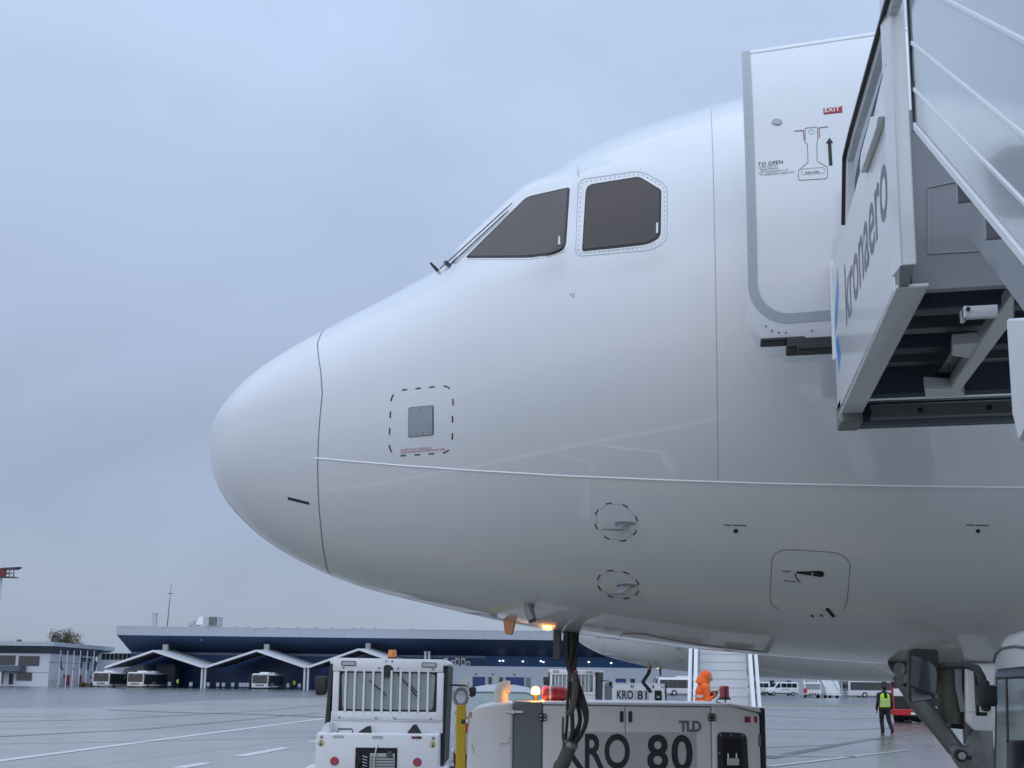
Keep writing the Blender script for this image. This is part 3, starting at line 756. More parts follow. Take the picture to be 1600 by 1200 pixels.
for s_, o_, r_ in (('1-PUSH FLAP TO', (113, 912), (30, -4)), ('GRASP HANDLE', (137, 940), (29, -3.6)), ('2-LIFT HANDLE FULLY UP', (113, 974), (47, -5)), ('TO HORIZONTAL GREEN LINE', (137, 1003), (54, -5.4))):
    sk_text(s_, ez(*o_), r_, (.1, -2.5), M_blackp, .003, 0, 1.0, DS, 'lettering', door)
DS.stroke([ez(*p) for p in [(705, 590), (703, 410), (715, 403), (845, 392), (857, 398), (862, 560), (850, 590), (855, 815), (980, 890), (983, 1015), (960, 1035), (640, 1055), (622, 1040), (620, 940), (635, 920), (740, 830), (732, 600), (705, 588)]], .8, .0025, step=4).build('handle_outline', M_seam, door, True, smooth=0)
DS.stroke([ez(*p) for p in rounded([(655, 915), (945, 890), (950, 965), (660, 985)], 30, 4)], .7, .0025, closed=True, step=3).build('flap_outline', M_seam2, door, True, smooth=0)
sk_text('PUSH HERE', ez(705, 972), (22, -2), (0, -2.4), M_blackp, .003, .02, 1.0, DS, 'lettering', door)
DS.stroke([ez(745+38+38*math.cos(a), 450+24*math.sin(a)) for a in [R(24*i) for i in range(15)]], .7, .0025, closed=True, step=3).build('handle_boss', M_seam2, door, True, smooth=0)
for a in ([(570, 443), (688, 433)], [(875, 402), (990, 387)]): DS.stroke([ez(*p) for p in a], 1, .0025).build('handle_mark', M_blackp, door, True, smooth=0)
for a in ([(684, 436), (692, 560)], [(876, 405), (884, 525)]): DS.stroke([ez(*p) for p in a], 1.3, .003).build('handle_mark', M_redp, door, True, smooth=0)
DS.patch([ez(*p) for p in [(988, 592), (1030, 588), (1046, 866), (1003, 870)]], 5, .003).build('arrow_shaft', M_blackp, door, True)
DS.patch([ez(*p) for p in [(965, 592), (1008, 527), (1052, 585)]], 4, .0035).build('arrow_head', M_blackp, door, True)
DS.patch([(1214+8*math.cos(a), 191+4.5*math.sin(a)) for a in [2*math.pi*i/18 for i in range(18)]], 4, .006, None, .006).build('vent_boss', M_trim, door, True)
# girt bar and hinge arm under and behind the door
b = MB(); b.box((DX0+.05, 4.42, DZ0-.022), (DX0+.24, 4.50, DZ0-.004)); b.box((DX0+.16, 4.40, DZ0-.062), (DX0+.60, 4.52, DZ0-.018)); b.box((DX0+.2, 4.38, DZ0-.08), (DX0+.44, 4.46, DZ0-.05)); b.box((DX0+.55, 4.45, DZ0-.05), (DX0+.82, 4.5, DZ0-.015))
b.build('girt_bar', M_seal, door, True, bevel=.006)
b = MB(); b.beam((DX0+.6, 4.65, 3.9), (1.05, 5.15, 3.9), .08, .16); b.build('hinge_arm', M_alu, jet, True, bevel=.01)

# ---- nose gear
def gear_pt(px, py, y=YC): return at_Y(px, py, y)
gx = gear_pt(1528, 1150).x
b = MB(); b.tube([(gx, YC, 2.0), (gx, YC, 1.35), (gx, YC, 1.33), (gx, YC, .95)], [.085, .085, .1, .1], 18); b.build('gear_leg', M_gear, jet, True)
b = MB(); b.cyl((gx, YC, .96), (gx, YC, .5), .055, 16); b.build('oleo', M_alu, jet, True)
b = MB(); b.cyl((gx, YC-.3, .38), (gx, YC+.3, .38), .05, 12); b.ball((gx, YC, .42), .1); b.build('axle', M_steel, jet, True)
for s_ in (-1, 1):
    b = MB(); prof = [(.18, .09), (.30, .11), (.36, .09), (.385, .05), (.385, -.05), (.36, -.09), (.30, -.11), (.18, -.09)]; k = 28
    vs = [(gx+r_*math.cos(2*math.pi*i/k), YC+s_*.24+w_, .385+r_*math.sin(2*math.pi*i/k)) for i in range(k) for r_, w_ in prof]; m8 = len(prof)
    b.add(vs, [(i*m8+j, i*m8+(j+1) % m8, ((i+1) % k)*m8+(j+1) % m8, ((i+1) % k)*m8+j) for i in range(k) for j in range(m8)])
    wh = b.build('wheel', M_rubber, jet, True)
    b = MB(); b.cyl((gx, YC+s_*.24-.08, .385), (gx, YC+s_*.24+.08, .385), .19, 20); b.build('hub', M_alu, wh, True, bevel=.01)
# drag brace: tapered tube from the bay to the joint plate on the leg
q0, q1, q2 = gear_pt(1404, 1052, 6.72), gear_pt(1440, 1102, 6.72), gear_pt(1494, 1172, 6.72)
b = MB(); b.tube([q0, q1, q1+(q2-q1)*.5, q2], [.05, .062, .052, .05], 14); b.build('drag_brace', M_gear, jet, True)
jp = [gear_pt(*p, 6.66) for p in ((1484, 1170), (1492, 1160), (1504, 1168), (1514, 1165), (1520, 1140), (1550, 1138), (1552, 1215), (1512, 1215), (1494, 1190))]
b = MB(); n = len(jp); b.add([p for p in jp]+[p+Vector((0, .1, 0)) for p in jp], [tuple(range(n)), tuple(range(2*n-1, n-1, -1))]+[(i, (i+1) % n, n+(i+1) % n, n+i) for i in range(n)])
o_ = b.build('joint_plate', M_gear, jet, True, bevel=.012, seg=2)
b = MB(); c = gear_pt(1500, 1180, 6.66); b.cyl(c, c+Vector((0, -.04, 0)), .036, 16); b.build('pivot_bolt', M_seal, o_, True, bevel=.004)
b = MB(); b.cyl(c+Vector((0, -.035, 0)), c+Vector((0, -.055, 0)), .022, 12); b.build('bolt_head', M_alu, o_, True)
b = MB(); c = gear_pt(1515, 1184, 6.66); b.cyl(c, c+Vector((0, -.015, 0)), .012, 8); b.build('bolt_head', M_seal, o_, True)
# gear doors
def slab(px, y0, th, mm, name, par=jet, bev=.01):
    P = [gear_pt(*p, y0) for p in px]; n = len(P); b = MB()
    b.add(P+[p+Vector((0, th, 0)) for p in P], [tuple(range(n)), tuple(range(2*n-1, n-1, -1))]+[(i, (i+1) % n, n+(i+1) % n, n+i) for i in range(n)])
    return b.build(name, mm, par, True, bevel=bev, seg=2)
slab([(1508, 1036), (1560, 1036), (1556, 1143), (1524, 1142), (1509, 1128)], 6.45, .04, M_jet, 'gear_door')
slab([(1512, 1112), (1552, 1112), (1552, 1113), (1512, 1113)], 6.445, .01, M_seam2, 'door_joint', jet, 0)
slab([(1469, 1040), (1514, 1040), (1512, 1090), (1508, 1135), (1492, 1134), (1474, 1124)], 6.95, .05, M_green, 'gear_door')
b = MB(); b.tube([gear_pt(1483, 1036, 6.82), gear_pt(1483, 1080, 6.82), gear_pt(1484, 1130, 6.82)], [.075, .075, .07], 16)
b.tube([gear_pt(1483, 1061, 6.82), gear_pt(1483, 1064, 6.82)], .082, 16); b.tube([gear_pt(1484, 1108, 6.82), gear_pt(1484, 1110, 6.82)], .08, 16); b.build('retraction_jack', M_green, jet, True)
b = MB(); b.tube([gear_pt(1496, 1040, 6.75), gear_pt(1497, 1075, 6.75), gear_pt(1504, 1112, 6.75)], [.03, .025, .02], 8); b.build('hydraulic_line', M_steel, jet, True)
b = MB(); c = gear_pt(1506, 1070, 6.8); b.ball(c, .1, 14, 10, (.35, .3, 1.05)); b.build('torque_link', M_alu, jet, True)
slab([(1486, 1132), (1509, 1134), (1509, 1140), (1486, 1138)], 6.8, .1, M_seal, 'door_stop')
# taxi lights in front of the bay
b = MB(); b.add([gear_pt(*p, y) for y in (6.62, 6.9) for p in ((1386, 1036), (1440, 1030), (1440, 1066), (1422, 1066), (1404, 1058), (1394, 1050))], [(0,1,2,3,4,5), (11,10,9,8,7,6)]+[(i, (i+1) % 6, 6+(i+1) % 6, 6+i) for i in range(6)])
lb = b.build('lamp_bracket', M_dkgrey, jet, True, bevel=.008)
for px_, py_, r_ in ((1408, 1046, .042), (1413, 1059, .036), (1424, 1050, .034)):
    c = gear_pt(px_, py_, 6.6); b = MB(); b.tube([c+Vector((.02, .06, .0)), c, c+Vector((-.015, -.015, 0))], [r_*.7, r_, r_], 14); hb = b.build('taxi_light', M_gear, jet, True)
    b = MB(); b.cyl(c+Vector((-.0155, -.016, 0)), c+Vector((-.017, -.019, 0)), r_*.8, 14); b.build('lens', M_vglass, hb, True)
b = MB(); b.tube([gear_pt(1408, 1060, 6.6), gear_pt(1412, 1068, 6.6), gear_pt(1424, 1075, 6.65)], .012, 6); b.build('lamp_cable', M_seal, jet, True)
# ------------------------------------------------------------------ boarding stairs truck on the right
stairs = thing('boarding_stairs_truck', 'white lettered boarding stairs truck raised to the open jet door on the right', 'stairs truck', (1.35, 2.4, 0))
XS = .507
def sp(px, py, X=XS): return at_X(px, py, X)
def xprism(pxs, X0, X1, m, name, par=None, bev=.004, X=XS):
    """outline seen in the photo on the plane x = X, given real thickness from X0 to X1"""
    P = [sp(*p, X) for p in pxs]; n = len(P); b = MB()
    b.add([Vector((X0, p.y, p.z)) for p in P]+[Vector((X1, p.y, p.z)) for p in P], [tuple(range(n))[::-1], tuple(range(n, 2*n))]+[(i, (i+1) % n, n+(i+1) % n, n+i) for i in range(n)])
    return b.build(name, m, par or stairs, True, bevel=bev)
_n, _f = sp(1401, 443), sp(1309.5, 652)
YF, YN, ZB_ = _f.y, _n.y, .5*(_n.z+_f.z)
# side panel of the platform
def yz(px, py): p = sp(px, py); return (p.y, p.z)
panel = [(YF, ZB_+.02), (YF+.02, 3.0), (YF+.01, yz(1318, 352)[1]), (yz(1335, 300)[0], yz(1335, 300)[1]), (yz(1357, 215)[0], yz(1357, 215)[1]), (yz(1384, 95)[0], yz(1384, 95)[1]), (YN+.045, yz(1400, 60)[1]), (YN+.045, ZB_)]
def yzprism(poly, X0, X1, m, name, par=None, bev=.004):
    n = len(poly); b = MB()
    b.add([(X0, y, z) for y, z in poly]+[(X1, y, z) for y, z in poly], [tuple(range(n))[::-1], tuple(range(n, 2*n))]+[(i, (i+1) % n, n+(i+1) % n, n+i) for i in range(n)])
    return b.build(name, m, par or stairs, True, bevel=bev)
sidep = yzprism(panel, XS, XS+.025, M_stair, 'side_panel')
# near corner post, running up out of the picture
pt = [yz(1381, -60), yz(1424.5, 365)]
b = MB(); ya = YN-.0; 
p_l0, p_r0 = sp(1384, 420), sp(1425, 365)
ZP = sp(1424, 366).z
b.hexa([(XS-.004, YN+.055, ZP), (XS+.01, YN-.03, ZP), (XS+.05, YN-.03, ZP), (XS+.05, YN+.055, ZP), (XS-.004, YN+.055, 4.5), (XS+.01, YN-.03, 4.5), (XS+.05, YN-.03, 4.5), (XS+.05, YN+.055, 4.5)])
b.build('corner_post', M_stair, stairs, True, bevel=.004)
b = MB(); b.box((XS+.008, YN-.02, ZB_+.03), (XS+.035, YN+.04, ZP)); b.build('post_foot', M_seal, stairs, True, bevel=.004)
b = MB(); b.hexa([(XS+.005, YN-.03, ZP), (XS+.045, YN-.03, ZP), (XS+.045, YN+.05, ZP), (XS+.005, YN+.05, ZP), (XS+.005, YN-.01, ZP-.05), (XS+.03, YN-.01, ZP-.05), (XS+.03, YN+.04, ZP-.05), (XS+.005, YN+.04, ZP-.05)]); b.build('post_socket', M_gear, stairs, True)
# handrail frame with black edge
fr_o = [(1318.5, 352), (1320, 246), (1330, 205), (1388, 0), (1402, -52)]
P = [sp(*p) for p in fr_o]; b = MB()
for a, c in zip(P[:-1], P[1:]): b.beam(a+Vector((.02, 0, 0)), c+Vector((.02, 0, 0)), .045, .03, (1, 0, 0))
b.build('handrail', M_stair, stairs, True, bevel=.004)
b = MB()
for a, c in zip(P[:-1], P[1:]):
    b.beam(a+Vector((.0, .012, .006)), c+Vector((.0, .012, .006)), .012, .016, (1, 0, 0))
b.build('rubber_edge', M_seal, stairs, True)
b = MB(); q = [sp(*p, XS+.06) for p in ((1326, 330), (1328, 250), (1392, 12), (1394, 60), (1372, 140), (1345, 232))]; n = len(q)
b.add(q+[v+Vector((.02, 0, 0)) for v in q], [tuple(range(n)), tuple(range(2*n-1, n-1, -1))]+[(i, (i+1) % n, n+(i+1) % n, n+i) for i in range(n)])
b.build('inner_panel', M_trim, stairs, True)
b = MB(); q = [sp(*p, XS-.02) for p in ((1360, 182), (1372, 182), (1369, 200), (1345, 271), (1343, 262), (1345, 240))]; n = len(q)
b.add(q+[v+Vector((.02, 0, 0)) for v in q], [tuple(range(n)), tuple(range(2*n-1, n-1, -1))]+[(i, (i+1) % n, n+(i+1) % n, n+i) for i in range(n)])
b.build('gate_latch', M_stair, stairs, True, bevel=.002)
b = MB(); q = [sp(*p, XS-.016) for p in ((1366, 183), (1373, 182), (1362, 222), (1346, 266), (1348, 256), (1362, 205))]; n = len(q)
b.add(q+[v+Vector((.03, 0, 0)) for v in q], [tuple(range(n)), tuple(range(2*n-1, n-1, -1))]+[(i, (i+1) % n, n+(i+1) % n, n+i) for i in range(n)])
b.build('latch_slot', M_seal, stairs, True)
# bottom flange, front edge strip
b = MB(); b.box((XS-.001, YN+.0, ZB_-.012), (XS+.085, YF, ZB_)); b.build('bottom_flange', M_stair, stairs, True, bevel=.003)
b = MB(); b.box((XS-.012, YF+.0, 3.06), (XS+.02, YF+.03, 3.5)); b.build('front_strip', M_stair, stairs, True, bevel=.008)
# lettering and chevron on the side panel
XL = XS-.0006
a0, a1 = sp(1322.5, 508), sp(1388.5, 334)
y0_, y1_ = a0.y, a1.y; zt0 = .5*(a0.z+a1.z)
text_on(lambda u, v: Vector((XL, y0_+(y1_-y0_)*u, zt0+.25*v)), 'kronaero', 'kronaero_lettering', M_letg, sidep, True, .012)
b = MB(); b.add([(XL, YF-.012, 3.24), (XL, YF-.17, 3.40), (XL, YF-.17, 3.29), (XL, YF-.09, 3.20), (XL, YF-.012, 3.16)], [(0, 1, 2, 3, 4)]); 
b.add([(XL, YF-.012, 3.14), (XL, YF-.09, 3.14), (XL, YF-.17, 3.03), (XL, YF-.09, 2.98)], [(0, 1, 2, 3)]); b.build('chevron_logo', M_blue, sidep, True, smooth=0)
# riser wall closing the platform end
XR = 1.95
b = MB(); b.box((XS+.05, YN+.06, ZB_+.0), (XR, YN+.085, 3.37)); wall = b.build('end_wall', M_shadeg, stairs, True, bevel=.003)
P = [at_Y(*p, YN+.058) for p in ((1450, 396), (1450, 293), (1486, 285), (1530, 283), (1530, 392))]
b = MB(); [b.beam(a, c, .003, .004, (0, 1, 0)) for a, c in zip(P, P[1:]+P[:1])]; b.build('hatch_outline', M_seam2, wall, True, smooth=0)
# floor and understructure beams
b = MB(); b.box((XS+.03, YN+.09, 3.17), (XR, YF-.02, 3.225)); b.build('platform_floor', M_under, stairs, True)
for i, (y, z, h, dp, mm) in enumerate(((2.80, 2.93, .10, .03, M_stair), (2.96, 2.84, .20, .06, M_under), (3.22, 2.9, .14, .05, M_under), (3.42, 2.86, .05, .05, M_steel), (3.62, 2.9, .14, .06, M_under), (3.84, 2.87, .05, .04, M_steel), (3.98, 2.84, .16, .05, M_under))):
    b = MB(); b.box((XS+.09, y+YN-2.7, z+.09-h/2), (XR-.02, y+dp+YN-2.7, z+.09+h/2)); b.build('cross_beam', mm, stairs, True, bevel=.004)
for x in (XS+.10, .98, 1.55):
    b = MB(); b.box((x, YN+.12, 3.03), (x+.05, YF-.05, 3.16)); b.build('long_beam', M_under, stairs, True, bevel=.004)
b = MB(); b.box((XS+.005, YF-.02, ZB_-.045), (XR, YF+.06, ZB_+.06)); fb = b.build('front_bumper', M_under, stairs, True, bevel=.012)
b = MB(); b.box((XS+.12, YF-.06, ZB_-.03), (XR, YF-.021, ZB_+.03)); rl = b.build('bumper_rail', M_gear, stairs, True, bevel=.004)
for x in (.62, .82, 1.08, 1.35):
    b = MB(); b.cyl((x, YF-.061, ZB_-.002), (x, YF-.066, ZB_-.002), .011, 10); b.build('bolt', M_seal, rl, True)
b = MB(); b.box((XS+.0, YF-.1, ZB_-.05), (XS+.085, YF+.055, ZB_+.055)); b.build('bumper_corner', M_gear, stairs, True, bevel=.006)
# swinging support bracket under the platform
def zpl(pxs, z0, z1, m, name, bev=.004, par=None):
    P = [at_Z(*p, z0) for p in pxs]; n = len(P); b = MB()
    b.add(P+[Vector((p.x, p.y, z1)) for p in P], [tuple(range(n))[::-1], tuple(range(n, 2*n))]+[(i, (i+1) % n, n+(i+1) % n, n+i) for i in range(n)])
    return b.build(name, m, par or stairs, True, bevel=bev)
br_ = zpl([(1484, 608), (1502, 610), (1585, 500), (1585, 455)], ZB_, ZB_+.05, M_stair, 'support_arm')
zpl([(1444, 608), (1503, 612), (1508, 620), (1446, 621)], ZB_-.01, ZB_+.04, M_stair, 'support_arm_foot', .003, br_)
zpl([(1488, 540), (1533, 536), (1533, 541), (1522, 561), (1486, 556)], ZB_+.01, ZB_+.05, M_stair, 'arm_plate', .003, br_)
zpl([(1448, 606), (1490, 544), (1520, 562), (1484, 606)], ZB_+.05, ZB_+.065, M_vglass, 'sight_panel', .002, br_)
b = MB(); p = at_Y(1505, 478, YN+.02); b.box(p+Vector((0, 0, -.035)), p+Vector((.09, .02, .0))); b.box(p+Vector((0, -.004, -.035)), p+Vector((.012, .05, 0))); lug = b.build('lug', M_stair, stairs, True, bevel=.004, seg=2)
b = MB(); c = p+Vector((.011, -.004, -.012)); b.cyl(c, c+Vector((0, -.004, 0)), .006, 8); b.build('lug_hole', M_seal, lug, True)
# stair flight: balustrade, stringer, steps running down past the camera's right
XB = .54
def fl(y, dz=0): return 3.19-.86*(2.70-y)+dz
yb = [2.70, 2.2, 1.7, 1.2, .6, 0., -.5]
def slab_flight(z_lo, z_hi, y0, y1, X0, X1, m, name, par=None, bev=.003, vert=True):
    b = MB(); b.hexa([(X0, y0, fl(y0, z_lo)), (X1, y0, fl(y0, z_lo)), (X1, y1, fl(y1, z_lo)), (X0, y1, fl(y1, z_lo)), (X0, y0, fl(y0, z_hi)), (X1, y0, fl(y0, z_hi)), (X1, y1, fl(y1, z_hi)), (X0, y1, fl(y1, z_hi))])
    return b.build(name, m, par or stairs, True, bevel=bev)
for z0, z1 in ((.0, .10), (.10, .235), (.235, .42), (.42, .75)):
    slab_flight(z0+.004, z1-.004, -.5, 2.70, XB, XB+.02, M_stairg, 'balustrade_panel')
for z in (.10, .235, .42, .75): slab_flight(z-.008, z+.008, -.5, 2.69, XB-.004, XB+.025, M_stair, 'rail')
slab_flight(-.022, .004, -.5, 2.70, XB-.006, XB+.026, M_stair, 'bottom_rail')
b = MB()
for y, z in ((2.69, 3.28), (2.69, 3.40)): b.box((XB-.004, y, z), (XB+.02, y+.02, z+.025))
for bb in (b,): bb.build('rail_end', M_seal, stairs, True, kind=None)
b = MB(); b.beam((XB+.006, 2.705, 3.17), (XB+.006, 2.705, 4.0), .022, .012, (0, 1, 0)); b.build('rubber_edge', M_seal, stairs, True)
slab_flight(-.30, -.285, -.5, 2.64, XB+.17, 1.86, M_stair, 'underside_plate')  # added to close the flight and block sky light on the end wall
b = MB(); b.box((1.12, -1.5, .63), (2.3, 2.2, 1.25)); b.build('engine_housing', M_gpuw, stairs, True, bevel=.03)
# stringer and lower fairing
slab_flight(-.30, -.07, -.5, 2.60, XB+.10, XB+.16, M_shadeg, 'stringer')
for y in (2.42, 2.2):
    b = MB(); b.box((XB+.03, y, fl(y, -.12)), (XB+.1, y+.012, fl(y, -.03))); b.build('fixing_tab', M_shadeg, stairs, True)
yy = at_X(1580, 600, XB-.01).y; zf0 = at_X(1590, 694, XB-.01).z
b = MB(); zt9 = at_X(1580, 490, XB-.01).z
P = [(yy, zt9), (yy, zf0+.06), (yy-.03, zf0), (yy-.35, zf0+.1), (yy-.35, zt9-.12)]; n = len(P)
b.add([(XB-.012, y, z) for y, z in P]+[(XB+.02, y, z) for y, z in P], [tuple(range(n))[::-1], tuple(range(n, 2*n))]+[(i, (i+1) % n, n+(i+1) % n, n+i) for i in range(n)])
b.build('side_fairing', M_stair, stairs, True, bevel=.004)
slab_flight(-.10, -.05, -.5, 2.66, 1.86, 1.92, M_shadeg, 'stringer')
for i in range(14):
    y = 2.62-.232*i
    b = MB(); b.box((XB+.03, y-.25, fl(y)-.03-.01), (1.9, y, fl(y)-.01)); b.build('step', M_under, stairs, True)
slab_flight(.0, 1.0, -.5, 2.70, 1.93, 1.95, M_stairg, 'balustrade_panel')
b = MB(); b.box((XR, YN+.05, ZB_), (XR+.025, YF, 4.0)); b.build('side_panel', M_stair, stairs, True)
# chassis, wheels and lift column (below and beside the frame)
b = MB(); b.box((1.05, -1.6, .45), (2.35, 4.2, .62)); b.build('chassis', M_dkgrey, stairs, True, bevel=.02)
for y in (-.9, 3.1):
    for x in (1.0, 2.4):
        b = MB(); b.cyl((x-.1, y, .36), (x+.1, y, .36), .36, 22); wh = b.build('wheel', M_rubber, stairs, True, bevel=.03)
        b = MB(); b.cyl((x-.105, y, .36), (x+.105, y, .36), .19, 14); b.build('hub', M_alu, wh, True)
b = MB(); b.beam((1.5, .6, .6), (1.5, 2.6, 2.9), .14, .18); b.build('lift_arm', M_steel, stairs, True, bevel=.01)
# cab
XC = 1.16
def cp(px, py, X=XC): return at_X(px, py, X)
cy0 = cp(1546, 1080).y
def cab_yz(px, py): p = cp(px, py); return (p.y, p.z)
zt_ = cab_yz(1575, 996)[1]
prof = [(cy0+.02, .5), (cy0+.015, 1.25), (cy0-.02, 1.72), (cy0-.10, 1.86), (cy0-.25, 1.925), (cy0-.6, 1.94), (cy0-1.25, 1.93), (cy0-1.35, 1.85), (cy0-1.4, .5)]
n = len(prof); b = MB()
b.add([(XC, y, z) for y, z in prof]+[(XC+1.25, y, z) for y, z in prof], [tuple(range(n))[::-1], tuple(range(n, 2*n))]+[(i, (i+1) % n, n+(i+1) % n, n+i) for i in range(n)])
cab = b.build('cab', M_cabw, stairs, True, bevel=.05, seg=3)
def cabpatch(pxs, off, th, m, name, par, bev=.004, r=0):
    P = [cp(*p) for p in (rounded(pxs, r, 5) if r else pxs)]; n = len(P); b = MB()
    b.add([Vector((XC-off, p.y, p.z)) for p in P]+[Vector((XC-off+th, p.y, p.z)) for p in P], [tuple(range(n))[::-1], tuple(range(n, 2*n))]+[(i, (i+1) % n, n+(i+1) % n, n+i) for i in range(n)])
    return b.build(name, m, par, True, bevel=bev)
wn = cabpatch([(1552.5, 1320), (1558, 1062), (1563, 1045), (1800, 1020), (1800, 1320)], .006, .03, M_seal, 'side_window_frame', cab, .003)
cabpatch([(1556.5, 1062), (1562, 1046), (1800, 1023), (1800, 1050), (1562, 1058)], .009, .01, M_vglass, 'window_tint', wn, 0)
cabpatch([(1562, 1062), (1800, 1052), (1800, 1318), (1557, 1318)], .0085, .01, M_vglass2, 'side_window', wn, 0)
cabpatch([(1575, 1060), (1577.5, 1060), (1580, 1160), (1577, 1160)], .0105, .004, M_seal, 'window_divider', wn, 0)
cabpatch([(1577, 1157), (1800, 1157), (1800, 1318), (1576, 1318)], .0105, .004, M_vglass, 'lower_pane', wn, 0)
P = [cp(*p) for p in ((1553, 1034), (1556, 1022), (1566, 1013), (1585, 1010), (1610, 1013), (1660, 1014))]
b = MB(); b.tube([Vector((XC-.001, p.y, p.z)) for p in P], .006, 8); b.build('rain_gutter', M_gpug, cab, True)
# mirror on a bent arm, glass facing back towards the tail of the truck
MY = 4.62
mo = [at_Y(*p, MY) for p in rounded([(1421, 1017), (1428, 1013), (1464, 1015), (1467, 1022), (1464, 1086), (1456, 1094), (1424, 1098), (1420.5, 1088)], 6, 4)]
n = len(mo); b = MB(); cen = sum(mo, Vector())/n
b.add(mo+[v+Vector((0, .06, 0)) for v in mo]+[cen+(v-cen)*.7+Vector((0, .11, 0)) for v in mo], [tuple(range(n)), tuple(range(3*n-1, 2*n-1, -1))]+[(r*n+i, r*n+(i+1) % n, (r+1)*n+(i+1) % n, (r+1)*n+i) for r in (0, 1) for i in range(n)])
mir = b.build('mirror', M_bplast, stairs, True)
def mglass(pxs, nm, tilt):
    P = [at_Y(*p, MY-.008) for p in pxs]; n = len(P); c = sum(P, Vector())/n
    P = [p+Vector((0, -tilt*(p.z-c.z), 0)) for p in P]
    b = MB(); b.add(P, [tuple(range(n))]); return b.build(nm, M_mirror, mir, True, smooth=0)
mglass([(1424, 1024), (1431, 1025), (1452, 1034), (1462, 1043), (1464, 1054), (1463, 1088), (1422.5, 1070)], 'mirror_glass', .04)
mglass([(1422.8, 1073), (1462.5, 1090), (1455, 1092.5), (1425, 1096.5)], 'mirror_glass', .06)
P = [at_Y(1464, 1043, MY+.03), at_Y(1480, 1040, MY+.02), at_Y(1512, 1039.5, MY-.05), at_Y(1526, 1045, MY-.09), at_Y(1533, 1058, MY-.11), at_Y(1538, 1078, MY-.12)]
b = MB(); b.tube(P, [.014, .015, .016, .017, .018, .02], 10); b.build('mirror_arm', M_bplast, stairs, True)
c = at_Y(1541, 1088, MY-.13); b = MB(); b.box(c+Vector((-.035, -.04, -.04)), c+Vector((.035, .04, .045))); b.box(c+Vector((-.02, -.03, -.06)), c+Vector((.012, .03, .065))); b.build('mirror_bracket', M_bplast, stairs, True, bevel=.012, seg=2)
c = at_Y(1528, 1080, MY-.05); b = MB(); b.box(c+Vector((-.012, -.01, -.10)), c+Vector((.0, .01, .09))); b.box(c+Vector((-.012, -.01, -.10)), c+Vector((.03, .01, -.085))); b.build('arm_stay', M_bplast, stairs, True, bevel=.003)

